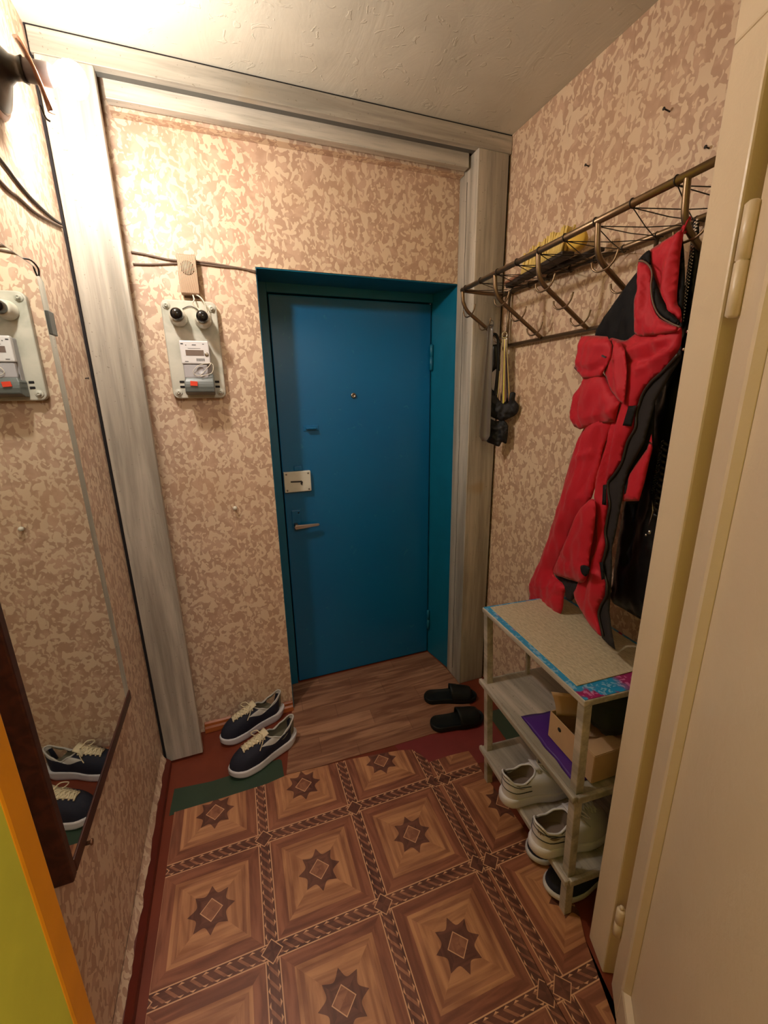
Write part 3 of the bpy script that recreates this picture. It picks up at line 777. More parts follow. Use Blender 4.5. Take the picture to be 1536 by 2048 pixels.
# things on the rack shelf
def oriented(a, b):
    a, b = Vector(a), Vector(b); d = (b-a).normalized(); s = Vector((-d.y, d.x, 0)); return a, b, d, s
a, b, d, s = oriented((1.775, -.36, 1.934), (1.728, -.63, 1.934))
br = thing('brush', 'yellow-bristled brush with a dark back lying on the rack shelf', 'brush', a)
mb = MB(); mb.beam(a+d*-.02+Vector((0, 0, 0)), b, .045, .014); mb.build('handle_block', MT['dark_item'], br, bevel=.003)
mb = MB(); random.seed(4)
for i in range(34):
    for j in range(3):
        p = a+d*(.25*i/33)+s*(-.014+.014*j)+Vector((0, 0, .007)); t = p+d*.012+Vector((random.uniform(-.006, .01), random.uniform(-.004, .004), random.uniform(.062, .078)))
        mb.tube([p, t], [.0052, .0040], 5)
mb.build('bristles', MT['yellow_bristle'], br)
mb = MB(); c = Vector((1.712, -.680, 1.949)); mb.lathe([(-.017, 0), (-.017, .022), (-.012, .029), (.012, .029), (.017, .022), (.017, 0)], c+Vector((0, 0, .006)), (-.8, -.55, .1), 26)
tag(mb.build('sponge', MT['yellow_foam']), 'round yellow sponge standing beside the brush on the rack', 'sponge')
a, b, d, s = oriented((1.806, -.215, 1.938), (1.782, -.335, 1.938))
bw2 = thing('clothes_brush', 'pinkish wooden clothes brush with dark bristles on the rack, by the post', 'brush', a)
mb = MB(); mb.beam(a+Vector((0, 0, .010)), b+Vector((0, 0, .010)), .042, .012); mb.build('wooden_back', MT['tan_wood'], bw2, bevel=.004)
mb = MB(); mb.beam(a+d*.006, b-d*.006, .032, .018); mb.build('bristles', MT['dark_item'], bw2, bevel=.002)
a, b, d, s = oriented((1.800, -.44, 1.932), (1.790, -.70, 1.932))
mb = MB(); mb.beam(a, b, .03, .012); tag(mb.build('wooden_slat', MT['dark_item'], bevel=.003), 'long dark wooden slat lying along the rack shelf', 'slat')

# things hanging at the far end of the rack
def strip_horn(name, top, L, w0, w1, curl, mat, label, lean=(0, 0), thick=.0016, hook=True, flat=.25):
    t = thing(name, label, 'shoehorn', top)
    mb = MB(); rows = []; top = Vector(top); n = 22
    fx = Vector((.83, -.55, 0)); fn = Vector((-.55, -.83, 0))
    for i in range(n+1):
        u = i/n; w = w0+(w1-w0)*min(1, max(0, (u-flat)/(1-flat)))**.9
        if u > .93: w *= math.sqrt(max(.02, 1-((u-.93)/.075)**2))
        row = []
        for k in range(9):
            q = (k/8-.5)*2; row.append(top+Vector((lean[0]*u, lean[1]*u, -L*u))+fx*(w*.5*q)+fn*(curl*w*(1-q*q)*-.5))
        rows.append(row)
    mb.grid(rows); o = mb.build('blade', mat, t); m = o.modifiers.new('thickness', 'SOLIDIFY'); m.thickness = thick; m.offset = 0
    mb = MB(); mb.tube([top+fx*(.010*math.cos(a))+Vector((0, 0, .004+.012*math.sin(a))) for a in [2*math.pi*k/14 for k in range(14)]], .0018, 6, closed=True); mb.build('hanging_loop', mat, t)
    return t
strip_horn('shoehorn', (1.716, -.236, 1.786), .475, .022, .048, .55, MT['glossy_grey'], 'long smoky translucent shoehorn hanging in front of the post', (-.012, -.01), flat=.1)
strip_horn('shoehorn', (1.780, -.245, 1.742), .30, .022, .060, .6, MT['chrome'], 'shiny metal shoehorn hanging beside the black fabric bag', (.010, -.005), flat=.2)

# ---------------------------------------------------------------- cloth by outline
def resample(pts, step):
    out = []
    for i in range(len(pts)):
        a, b = pts[i], pts[(i+1) % len(pts)]; L = (b-a).length; n = max(1, int(round(L/step)))
        out += [a.lerp(b, k/n) for k in range(n)]
    return out
def inside(p, poly):
    r = False; n = len(poly); j = n-1
    for i in range(n):
        a, b = poly[i], poly[j]
        if (a.y > p.y) != (b.y > p.y) and p.x < (b.x-a.x)*(p.y-a.y)/(b.y-a.y)+a.x: r = not r
        j = i
    return r
def segd(p, a, b):
    ab = b-a; t = max(0, min(1, (p-a).dot(ab)/max(1e-12, ab.dot(ab)))); return (p-a-ab*t).length
class Plane:
    def __init__(s, O, H, off=0):
        s.H = Vector(H).normalized(); s.N = Vector((s.H.y, -s.H.x, 0)).normalized()
        if s.N.dot(CAM-Vector(O)) < 0: s.N = -s.N
        s.O = Vector(O)+s.N*off
    def uv(s, u, v):
        p = atplane(s.O, s.N, u, v)-s.O; return Vector((p.dot(s.H), p.z))
    def w(s, q, n=0): return s.O+s.H*q.x+Vector((0, 0, q.y))+s.N*n
def puff(name, px, pl, T, mat, parent, R=.03, folds=(), wr=.003, cell=.010, seed=0, back=.8, wscale=(16, 5), smooth_edge=True, amp=1.0):
    poly = [pl.uv(u, v) for u, v in px]
    if smooth_edge:
        c = curve3([Vector((p.x, p.y, 0)) for p in poly], 4, True); poly = [Vector((p.x, p.y)) for p in c]
    poly = resample(poly, cell)
    x0, x1 = min(p.x for p in poly), max(p.x for p in poly); y0, y1 = min(p.y for p in poly), max(p.y for p in poly)
    T *= .62; R *= 1.35; random.seed(seed); inner = []; y = y0; row = 0
    while y < y1:
        x = x0+(cell/2 if row % 2 else 0)
        while x < x1:
            p = Vector((x, y))
            if inside(p, poly):
                d = min((p-q).length for q in poly)
                if d > cell*.55: inner.append(p)
            x += cell
        y += cell*.87; row += 1
    n = len(poly); vs = poly+inner
    V, E, Fc, ov, oe, of = delaunay_2d_cdt(vs, [(i, (i+1) % n) for i in range(n)], [], 1, 1e-6)
    segs = [(poly[i], poly[(i+1) % n]) for i in range(n)]
    fl = [([pl.uv(u, v) for u, v in f[0]], f[1], f[2]) for f in folds]
    mb = MB(); fr, bk = [], []
    for k, p in enumerate(V):
        p = Vector(p); isb = any(i < n for i in ov[k])
        d = 0 if isb else min(segd(p, a, b) for a, b in segs)
        e = min(d/R, 1); h = T*math.sin(e*math.pi/2)**.85
        q = noise.noise(Vector((p.x*wscale[0]+seed*3.1, p.y*wscale[1], seed)))+.5*noise.noise(Vector((p.x*wscale[0]*2.3, p.y*wscale[1]*2.1+seed, seed+5)))
        rg = 1-abs(noise.noise(Vector((p.x*wscale[0]*1.7+seed, p.y*wscale[1]*2.2+p.x*14, seed+9))))*3.2
        h2 = h+min(1, d/.010)*(wr*amp*q*2+wr*.8*max(-.6, rg))
        for pts, am, wd in fl:
            dd = min(segd(p, a, b) for a, b in zip(pts, pts[1:])); h2 += am*math.exp(-(dd/wd)**2)*min(1, d/.010+.15)
        if isb:
            v = mb.bm.verts.new(pl.w(p, 0)); fr.append(v); bk.append(v)
        else:
            fr.append(mb.bm.verts.new(pl.w(p, max(h2, -.8*T)))); bk.append(mb.bm.verts.new(pl.w(p, -h*back-.0005)))
    for f in Fc:
        try:
            g = mb.bm.faces.new([fr[i] for i in f]); g.smooth = True
            if not all(fr[i] is bk[i] for i in f): g = mb.bm.faces.new([bk[i] for i in f][::-1]); g.smooth = True
        except ValueError: pass
    return mb.build(name, mat, parent)

# black crumpled bag on the first bracket
pb = Plane((1.74, -.205, 1.5), (.62, -.78, 0))
bag = thing('fabric_bag', 'black crumpled fabric bag hanging by its strap beside the post', 'bag', (1.75, -.21, 1.3))
puff('bag_top', [(976, 783), (986, 780), (992, 790), (1004, 806), (1016, 806), (1020, 786), (1031, 786), (1030, 800), (1038, 812), (1033, 828), (1016, 838), (1004, 842), (992, 838), (978, 830), (972, 812)], pb, .022, MT['black_fabric'], bag, wr=.008, cell=.007, seed=2, wscale=(40, 40))
puff('bag_bottom', [(978, 838), (992, 842), (1006, 840), (1016, 852), (1013, 886), (1004, 884), (998, 893), (984, 888), (973, 882), (976, 862)], pb, .022, MT['black_fabric'], bag, wr=.007, cell=.007, seed=3, wscale=(40, 40))
mb = MB(); pts = curve3([pb.w(pb.uv(*q), .004) for q in ((984, 790), (980, 762), (979, 730), (979, 702), (983, 676), (990, 668), (996, 676), (997, 700), (996, 735), (993, 765), (990, 790))], 5)
mb.tube(pts, .0055, 6); mb.build('strap', MT['black_fabric'], bag)
puff('strap_patch', [(977, 690), (998, 688), (1000, 742), (992, 738), (984, 745), (977, 752)], pb, .006, MT['leather'], bag, R=.01, cell=.008, seed=6, smooth_edge=False)

# ================================================================ RED JACKET
pj = Plane((1.60, -1.12, 1.0), (.28, 1, 0))
jk = thing('jacket', 'red hooded shell jacket with black shoulders and open zip, hanging on the rack', 'jacket', (1.64, -.95, .80))
def lay(o): return Plane(pj.O, pj.H, o)
puff('back_panel', [(1273, 545), (1257, 566), (1227, 607), (1208, 638), (1193, 668), (1200, 690), (1215, 700), (1235, 900), (1250, 1000), (1280, 1001), (1291, 965), (1299, 925), (1307, 890), (1315, 780), (1358, 700), (1368, 600), (1366, 520), (1364, 470), (1340, 500), (1300, 520)], lay(-.018), .016, MT['black_cloth'], jk, wr=.004, seed=11, folds=[([(1262, 575), (1225, 640)], .006, .012), ([(1275, 600), (1240, 665)], .006, .010)])
puff('lining_red', [(1303, 868), (1294, 898), (1257, 949), (1240, 990), (1244, 1003), (1278, 1002), (1289, 965), (1298, 925), (1305, 896)], lay(-.004), .006, MT['red_cloth'], jk, R=.01, seed=12, smooth_edge=False)
puff('body', [(1219, 677), (1250, 681), (1270, 668), (1300, 650), (1330, 655), (1361, 650), (1362, 690), (1354, 708), (1325, 741), (1299, 765), (1283, 788), (1275, 811), (1270, 827), (1268, 856), (1252, 885), (1241, 925), (1226, 949), (1214, 965), (1214, 986), (1217, 1012), (1212, 1038), (1208, 1065), (1211, 1091), (1205, 1117), (1202, 1136), (1211, 1165), (1210, 1191), (1199, 1212), (1195, 1233), (1204, 1272), (1186, 1258), (1170, 1235), (1155, 1205), (1150, 1180), (1155, 1165), (1165, 1150), (1176, 1110), (1186, 1054), (1188, 1009), (1194, 951), (1205, 898), (1216, 856), (1225, 840), (1237, 804), (1221, 781), (1208, 742), (1222, 713)],
     lay(0), .017, MT['red_cloth'], jk, wr=.004, seed=13, cell=.009, R=.025, folds=[
     ([(1246, 812), (1236, 860), (1222, 915), (1210, 960), (1206, 1010), (1196, 1060), (1192, 1110)], -.009, .007), ([(1236, 830), (1225, 890), (1210, 935), (1200, 990)], .007, .009),
     ([(1265, 700), (1300, 690), (1345, 672)], .008, .010), ([(1262, 722), (1300, 718), (1340, 692)], -.008, .007), ([(1285, 740), (1315, 722), (1350, 700)], .008, .008), ([(1275, 685), (1310, 672), (1350, 668)], -.006, .006),
     ([(1240, 700), (1243, 760), (1250, 800)], .008, .009), ([(1228, 700), (1225, 745)], .007, .008), ([(1205, 1000), (1200, 1080), (1190, 1140)], .005, .007), ([(1198, 1150), (1190, 1200), (1197, 1250)], .006, .008), ([(1180, 1150), (1175, 1195)], -.005, .007)])
puff('placket', [(1362, 690), (1354, 708), (1325, 741), (1299, 765), (1283, 788), (1275, 811), (1270, 827), (1268, 856), (1252, 885), (1241, 925), (1226, 949), (1214, 965), (1214, 986), (1217, 1012), (1212, 1038), (1208, 1065), (1211, 1091), (1205, 1117), (1202, 1136), (1211, 1165), (1210, 1191), (1199, 1212), (1195, 1233), (1204, 1276), (1218, 1290), (1231, 1300), (1224, 1262), (1219, 1225), (1221, 1191), (1224, 1149), (1224, 1096), (1231, 1070), (1244, 1001), (1247, 975), (1257, 943), (1289, 885), (1300, 843), (1312, 800), (1345, 745), (1364, 715)],
     lay(.004), .008, MT['placket'], jk, wr=.0015, seed=14, cell=.008, R=.01, smooth_edge=False)
mb = MB(); zp = [(1354, 708), (1325, 741), (1299, 765), (1283, 788), (1275, 811), (1270, 827), (1268, 856), (1252, 885), (1241, 925), (1226, 949), (1214, 965), (1214, 986), (1217, 1012), (1212, 1038), (1208, 1065), (1211, 1091), (1205, 1117), (1202, 1136), (1211, 1165), (1210, 1191), (1199, 1212), (1195, 1233), (1204, 1272)]
pz = lay(.012); mb.tube(curve3([pz.w(pz.uv(u+3, v)) for u, v in zp], 4), .0038, 6); mb.build('zip', MT['black_wire'], jk)
# hood: back of hood, inner black band, front lobe
puff('hood', [(1368, 449), (1357, 463), (1338, 475), (1318, 488), (1299, 503), (1301, 530), (1308, 560), (1318, 590), (1338, 622), (1361, 648), (1362, 620), (1354, 602), (1358, 545), (1362, 500), (1367, 470)], lay(-.002), .016, MT['red_cloth'], jk, wr=.003, seed=15, folds=[([(1364, 460), (1348, 520), (1340, 580), (1350, 620)], .010, .009), ([(1352, 480), (1325, 530), (1325, 570)], -.007, .010)])
puff('hood_back', [(1363, 470), (1368, 500), (1370, 560), (1368, 610), (1362, 640), (1356, 600), (1358, 540), (1361, 500)], lay(-.012), .008, MT['black_cloth'], jk, R=.01, seed=16)
puff('hood_inner', [(1299, 500), (1277, 519), (1286, 520), (1299, 532), (1305, 545), (1303, 570), (1306, 600), (1317, 630), (1340, 644), (1361, 653), (1361, 644), (1338, 622), (1321, 590), (1310, 560), (1302, 528)], lay(.010), .007, MT['black_cloth'], jk, R=.008, seed=17, cell=.007)
puff('hood_front', [(1277, 522), (1274, 545), (1275, 576), (1268, 600), (1268, 640), (1270, 668), (1290, 672), (1320, 668), (1350, 664), (1361, 655), (1340, 647), (1315, 632), (1303, 600), (1301, 568), (1303, 545), (1297, 530), (1287, 521)], lay(.014), .013, MT['red_cloth'], jk, R=.02, wr=.003, seed=18, cell=.008, folds=[([(1285, 530), (1287, 580), (1283, 640)], .008, .008), ([(1295, 560), (1296, 610), (1310, 645)], -.006, .007), ([(1275, 600), (1276, 650)], -.004, .004)])
mb = MB(); ph = lay(.022); mb.tube(curve3([ph.w(ph.uv(*q)) for q in ((1278, 522), (1290, 524), (1300, 534), (1304, 548), (1302, 575), (1306, 605), (1318, 630), (1340, 645), (1360, 654))], 5), .0018, 6); mb.build('hood_piping', MT['cable'], jk)
# sleeves
puff('sleeve', [(1172, 850), (1150, 895), (1136, 938), (1115, 1017), (1095, 1080), (1073, 1141), (1061, 1160), (1061, 1180), (1057, 1213), (1073, 1226), (1099, 1233), (1122, 1227), (1128, 1191), (1131, 1172), (1107, 1146), (1127, 1104), (1148, 1054), (1180, 1004), (1196, 951), (1206, 898), (1227, 842), (1206, 826)],
     lay(.006), .034, MT['red_cloth'], jk, R=.045, wr=.004, seed=19, folds=[([(1180, 870), (1165, 950), (1135, 1040), (1105, 1110), (1085, 1160)], .007, .014), ([(1205, 860), (1190, 930), (1172, 985)], -.008, .009), ([(1192, 905), (1160, 918), (1145, 940)], .006, .009), ([(1063, 1187), (1090, 1196), (1124, 1190)], -.006, .004), ([(1070, 1168), (1098, 1175), (1122, 1168)], .006, .005)])
puff('sleeve', [(1178, 1000), (1191, 1006), (1189, 1054), (1180, 1110), (1177, 1135), (1167, 1165), (1136, 1157), (1107, 1146), (1119, 1110), (1133, 1078), (1154, 1033)],
     lay(.026), .022, MT['red_cloth'], jk, R=.03, wr=.004, seed=20, folds=[([(1121, 1114), (1148, 1124), (1178, 1124)], -.005, .003), ([(1170, 1015), (1150, 1065), (1138, 1105)], .006, .012)])
puff('sleeve_opening', [(1110, 1150), (1136, 1159), (1166, 1167), (1160, 1178), (1148, 1197), (1141, 1202), (1132, 1196), (1128, 1175)], lay(.004), .010, MT['placket'], jk, R=.02, seed=21)
puff('upper_sleeve', [(1167, 754), (1206, 745), (1224, 778), (1240, 804), (1230, 843), (1205, 847), (1183, 852), (1160, 859), (1148, 853), (1143, 830), (1147, 810), (1153, 783), (1162, 768)],
     lay(.020), .022, MT['red_cloth'], jk, R=.035, wr=.005, smooth_edge=False, seed=22, folds=[([(1165, 770), (1160, 810), (1165, 850)], -.008, .006), ([(1155, 790), (1150, 840)], .006, .006), ([(1175, 835), (1200, 830), (1228, 822)], .005, .007)])
puff('collar_flap', [(1162, 672), (1190, 671), (1215, 673), (1224, 690), (1223, 715), (1208, 742), (1204, 752), (1185, 757), (1167, 758), (1148, 736), (1154, 712), (1157, 700)],
     lay(.030), .018, MT['red_cloth'], jk, R=.028, wr=.004, smooth_edge=False, seed=23, folds=[([(1150, 734), (1185, 742), (1206, 730)], -.010, .007), ([(1160, 690), (1190, 690), (1216, 690)], .005, .008)])
puff('lapel', [(1221, 677), (1240, 684), (1250, 700), (1254, 740), (1252, 780), (1248, 810), (1238, 802), (1221, 780), (1208, 744), (1220, 716), (1224, 695)], lay(.024), .011, MT['red_cloth'], jk, R=.02, wr=.003, smooth_edge=False, seed=24, cell=.006, folds=[([(1236, 690), (1236, 740), (1244, 790)], .005, .008)])
puff('hook_strap', [(1257, 812), (1273, 811), (1263, 853), (1245, 851)], lay(.019), .004, MT['black_cloth'], jk, R=.006, cell=.008, smooth_edge=False, seed=25, wr=.0005)
puff('hook_strap', [(1206, 970), (1213, 969), (1213, 1011), (1204, 1009)], lay(.017), .004, MT['black_cloth'], jk, R=.006, cell=.008, smooth_edge=False, seed=26, wr=.0005)
puff('hook_strap', [(1199, 1125), (1206, 1123), (1209, 1158), (1203, 1160)], lay(.017), .004, MT['black_cloth'], jk, R=.006, cell=.008, smooth_edge=False, seed=27, wr=.0005)
puff('cuff_strap', [(1161, 1132), (1172, 1131), (1180, 1138), (1172, 1153), (1163, 1146)], lay(.046), .005, MT['black_cloth'], jk, R=.006, cell=.008, seed=28, wr=.0005)
mb = MB(); pp = lay(.058); c = pp.w(pp.uv(1208, 713)); mb.beam(c-pp.H*.009+Vector((0, 0, -.003)), c+pp.H*.009+Vector((0, 0, .003)), .003, .004); mb.build('snap_badge', MT['steel'], jk)
for q in ((1352, 663), (1344, 699)):
    mb = MB(); mb.lathe([(0, .0035), (.002, .003), (.003, 0)], pp.w(pp.uv(*q))-pp.N*.026, pp.N, 10); mb.build('snap_button', MT['chrome'], jk)
mb = MB(); c = pj.w(pj.uv(1367, 452)); mb.tube(curve3([c+Vector((0, 0, -.012)), c+Vector((.004, -.004, .008)), c+Vector((.010, -.004, .016)), c+Vector((.016, .0, .006)), c+Vector((.012, .004, -.012))]), .002, 6); mb.build('hanging_loop', MT['red_cloth'], jk)

# black leather jacket behind it
pk = Plane((1.70, -1.10, 1.0), (.20, 1, 0))
lj = thing('jacket', 'black leather jacket half hidden behind the cream door frame', 'jacket', (1.73, -1.05, .9))
puff('leather_body', [(1372, 600), (1362, 660), (1340, 720), (1312, 800), (1296, 850), (1280, 905), (1262, 960), (1248, 1010), (1236, 1080), (1228, 1140), (1224, 1190), (1226, 1206), (1245, 1217), (1268, 1231), (1285, 1240), (1320, 1246), (1345, 1100), (1380, 900), (1400, 700), (1412, 560), (1392, 545)], pk, .028, MT['leather'], lj, R=.05, wr=.006, seed=31, cell=.012, folds=[([(1300, 900), (1275, 1010), (1262, 1120)], -.01, .012)])
puff('strap', [(1386, 440), (1398, 440), (1400, 520), (1392, 560), (1384, 620), (1366, 660), (1366, 600), (1378, 510)], Plane(pk.O, pk.H, .03), .008, MT['leather'], lj, R=.012, seed=32, cell=.009, smooth_edge=False)
def teeth(name, path, pl, parent, gap=.0065, sz=.0018):
    mb = MB(); pts = [pl.w(pl.uv(*q)) for q in path]
    for a, b in zip(pts, pts[1:]):
        n = int((b-a).length/gap); d = (b-a).normalized()
        for k in range(n):
            c = a.lerp(b, k/n)
            for sgn in (-1, 1): mb.obox(c+pl.H*(.0024*sgn)+d*(gap*.25*sgn), pl.H*sz, d*.0014, pl.N*.0015)
    return mb.build(name, MT['zip'], parent)
teeth('zip_teeth', [(1393, 442), (1383, 510), (1374, 570), (1368, 612), (1362, 650)], Plane(pk.O, pk.H, .042), lj)
teeth('zip_teeth', [(1324, 882), (1318, 915), (1310, 955), (1305, 990)], Plane(pk.O, pk.H, .036), lj, .006, .0014)
mb = MB(); pq = Plane(pk.O, pk.H, .034); random.seed(8)
P_ = [pq.w(pq.uv(1332-1.15*k*1.2, 886+k*12)) for k in range(13)]
for i, p in enumerate(P_): mb.tube([p+pq.H*.010+Vector((0, 0, .004)), p+pq.N*.008, p-pq.H*.012-Vector((0, 0, .006))], [.003, .006, .003], 7)
mb.build('gathered_edge', MT['leather'], lj)
mb = MB(); mb.tube([pq.w(pq.uv(1304, 1000)), pq.w(pq.uv(1306, 1022)), pq.w(pq.uv(1298, 1050))], .0016, 6); mb.lathe([(0, .004), (.010, .004)], pq.w(pq.uv(1299, 1068)), (0, 0, 1), 8); mb.lathe([(0, .003), (.006, .003)], pq.w(pq.uv(1292, 1072)), (0, 0, 1), 8); mb.build('zip_pull', MT['zip'], lj)

# ================================================================ SHOE RACK
W_ = Vector((.9966, -.0824, 0)); RW = .335
F0, N0, F1, N1 = Vector((1.482, -.689, 0)), Vector((1.442, -1.173, 0)), Vector((1.467, -.648, 0)), Vector((1.431, -1.158, 0))
RD = (N0-F0).normalized()
def RK(s, w, z):
    k = z/.75; a = F0.lerp(F1, k); b = N0.lerp(N1, k); p = a.lerp(b, s)+W_*w; p.z = z; return p
sr = thing('shoe_rack', 'greyed wooden three-tier shoe rack against the right wall', 'shoe rack', RK(.5, RW/2, 0))
LG = .025
def leg(s, w, z0, z1, t=LG, name='leg'):
    mb = MB(); d = RD if s < .5 else -RD; ww = W_ if w < RW/2 else -W_
    a, b = RK(s, w, z0), RK(s, w, z1)
    mb.prism([a, a+ww*t, a+ww*t+d*t, a+d*t], (0, 0, 0)) if False else None
    va = [a, a+ww*t, a+ww*t+d*t, a+d*t]; vb = [b, b+ww*t, b+ww*t+d*t, b+d*t]
    A = [mb.bm.verts.new(p) for p in va]; B = [mb.bm.verts.new(p) for p in vb]
    mb.bm.faces.new(A); mb.bm.faces.new(B[::-1])
    for i in range(4): mb.bm.faces.new((A[i], B[i], B[(i+1) % 4], A[(i+1) % 4]))
    mb.build(name, MT['rack_wood'], sr, bevel=.002)
TOPZ = .752
for s in (0, 1):
    for w in (0, RW): leg(s, w, .001, TOPZ-.018)
def slab(z, t, ov, name, mat, s0=0, s1=1, w0=0, w1=RW, parent=sr, bevel=.003):
    mb = MB(); pts = [RK(s0, w0, z)-W_*ov-RD*ov, RK(s1, w0, z)-W_*ov+RD*ov, RK(s1, w1, z)+W_*ov*.5+RD*ov, RK(s0, w1, z)+W_*ov*.5-RD*ov]
    mb.prism([p-Vector((0, 0, t)) for p in pts], (0, 0, t)); return mb.build(name, mat, parent, bevel=bevel)
slab(TOPZ, .018, .004, 'top_board', MT['rack_wood'])
cl = slab(TOPZ+.0015, .0013, .0005, 'floral_cover', MT['floral'], bevel=0)
for z in (.452, .152):
    sh = slab(z, .012, .008, 'shelf_board', MT['rack_wood'])
    for w, s0, s1 in ((0, 0, 1),):
        mb = MB(); a, b = RK(0, 0, z)-W_*.010-RD*.010, RK(1, 0, z)-W_*.010+RD*.010; mb.beam(a-Vector((0, 0, .006)), b-Vector((0, 0, .006)), .014, .020); mb.build('edge_lip', MT['rack_wood'], sh, bevel=.004)
    mb = MB(); a, b = RK(1, 0, z)+RD*.008, RK(1, RW, z)+RD*.008; mb.beam(a-Vector((0, 0, .008)), b-Vector((0, 0, .008)), .012, .024); mb.build('end_lip', MT['rack_wood'], sh, bevel=.003)
for z0, z1 in ((.452, TOPZ-.018), (.152, .440)): leg(.012, .19, z0, z1, .014, 'end_spindle')
# runner mat
mb = MB(); pts = [RK(.022, .020, TOPZ), RK(.905, .016, TOPZ), RK(.885, RW-.012, TOPZ), RK(.022, RW-.016, TOPZ)]
mb.prism([p+Vector((0, 0, .0018)) for p in pts], (0, 0, .003)); tag(mb.build('table_runner', MT['runner'], bevel=.001), 'woven straw-coloured glittering mat covering the shoe rack top', 'mat')
# purple bag on the middle shelf
mb = MB(); rows = []
c4 = [Vector((1.482, -.872, 0)), Vector((1.455, -1.135, 0)), Vector((1.74, -1.165, 0)), Vector((1.735, -.91, 0))]
for top in (1, 0):
    rows = []
    for i in range(25):
        r = []
        for j in range(25):
            u, v = i/24, j/24; p = c4[0].lerp(c4[1], u).lerp(c4[3].lerp(c4[2], u), v)
            e = min(u, v, 1-u, 1-v)*8; p.x += .006*noise.noise(Vector((u*5, v*5, 2))); p.y += .006*noise.noise(Vector((u*5, v*5, 7)))
            p.z = .4535+(min(1, e)*(.003+.004*abs(noise.noise(Vector((u*7, v*7, 1))))) if top else 0); r.append(p)
        rows.append(r)
    mb.grid(rows)
bmesh.ops.remove_doubles(mb.bm, verts=mb.bm.verts, dist=.0002)
tag(mb.build('plastic_bag', MT['purple']), 'flat purple plastic bag under the cardboard box on the middle shelf', 'bag')
# cardboard box
cb = thing('cardboard_box', 'small tan cardboard shoe box with finger holes on the middle shelf', 'box', (1.60, -1.06, .461))
bx0, by0, by1, bz0, bz1 = 1.499, -1.158, -.978, .4625, .552
def BXP(x, y): return Vector((x+(y+1.07)*.06, y-(x-1.5)*.05, 0))
def wallq(a, b, z0, z1, t=.003):
    A, B = BXP(*a), BXP(*b); A.z = B.z = z0; return (A, B, z1)
mb = MB()
for a, b, z1 in (((bx0, by0), (bx0, by1), bz1), ((bx0, by1), (bx0+.235, by1), bz1), ((bx0+.235, by1), (bx0+.235, by0), bz1), ((bx0+.235, by0), (bx0, by0), bz1)):
    A, B = BXP(*a), BXP(*b); A.z = B.z = (bz0+z1)/2; mb.beam(A, B, .003, z1-bz0)
A = [BXP(bx0, by0), BXP(bx0+.235, by0), BXP(bx0+.235, by1), BXP(bx0, by1)]; mb.prism([p+Vector((0, 0, bz0)) for p in A], (0, 0, .003))
mb.build('box_body', MT['box_card'], cb)
mb = MB(); A = [BXP(bx0, by0), BXP(bx0+.12, by0), BXP(bx0+.10, by0+.045), BXP(bx0, by0+.05)]; mb.prism([p+Vector((0, 0, bz1)) for p in A], (0, 0, .0025)); 
rows = [[BXP(bx0+.01+.05*j/6, by1-.03)+Vector((0, .018*math.sin(i/6*1.4), bz1-.01+.085*i/6)) for i in range(7)] for j in range(7)]
mb.build('top_panel', MT['box_card'], cb)
mb = MB(); mb.grid([[BXP(bx0+.012+.10*j/6, by1-.012-.05*(j/6))+Vector((-.020*(i/6)**2, .01*(i/6), bz1-.012+.085*i/6)) for i in range(7)] for j in range(7)]); o = mb.build('open_flap', MT['box_card'], cb); m = o.modifiers.new('thickness', 'SOLIDIFY'); m.thickness = .003
for y in (by1-.045, by0+.05):
    mb = MB(); mb.lathe([(0, .007), (.0008, .007), (.0008, 0)], BXP(bx0-.0016, y)+Vector((0, 0, .522)), (-1, 0, 0), 14); mb.build('finger_hole', MT['gap'], cb)
# dark green bundle in the box
def lump(name, c, r, mat, label, cat, seed, amp=.25, n=36):
    mb = MB(); bmesh.ops.create_icosphere(mb.bm, subdivisions=4, radius=1)
    for v in mb.bm.verts:
        p = v.co.copy(); k = 1+amp*noise.noise(p*1.6+Vector((seed, 0, 0)))+amp*.5*noise.noise(p*4+Vector((0, seed, 0)))
        v.co = Vector((c[0]+p.x*r[0]*k, c[1]+p.y*r[1]*k, c[2]+max(-1, p.z)*r[2]*k))
    return tag(mb.build(name, mat, smooth=True), label, cat)
lump('folded_cloth', (1.635, -1.075, .625), (.095, .080, .083), MT['dgreen'], 'dark green-black bundled cloth stuffed in the cardboard box', 'cloth', 3)

# ================================================================ SHOES
def interp(tab, t):
    for (a, x), (b, y) in zip(tab, tab[1:]):
        if t <= b:
            k = (t-a)/(b-a) if b > a else 0; k = k*k*(3-2*k); return x+(y-x)*k
    return tab[-1][1]
def halfw(t, W, tab):
    b = interp(tab, t)*W/2
    if t < .14: b *= math.sqrt(max(0, 1-((.14-t)/.14)**2))
    if t > .76: b *= math.sqrt(max(0, 1-((t-.76)/.24)**2.3))
    return b
NS = 22
def outline(L, W, tab, bend=0):
    ts = [.5-.5*math.cos(math.pi*k/NS) for k in range(NS+1)]; out = []
    for sgn, seq in ((1, ts), (-1, ts[::-1][1:-1])):
        for t in seq:
            out.append((t, sgn, L*(t-.5), sgn*halfw(t, W, tab)+bend*math.sin(math.pi*t)*.5-bend*.3*t))
    return out
TAB = [(0, .72), (.15, .76), (.36, .78), (.66, 1), (.80, .97), (1, .9)]
def frame(heel, toe, z):
    h, t = Vector((heel[0], heel[1], z)), Vector((toe[0], toe[1], z)); d = (t-h).normalized(); c = (h+t)/2; s = Vector((-d.y, d.x, 0)); L = (t-h).length
    return L, (lambda x, y, zz: c+d*x+s*y+Vector((0, 0, zz)))
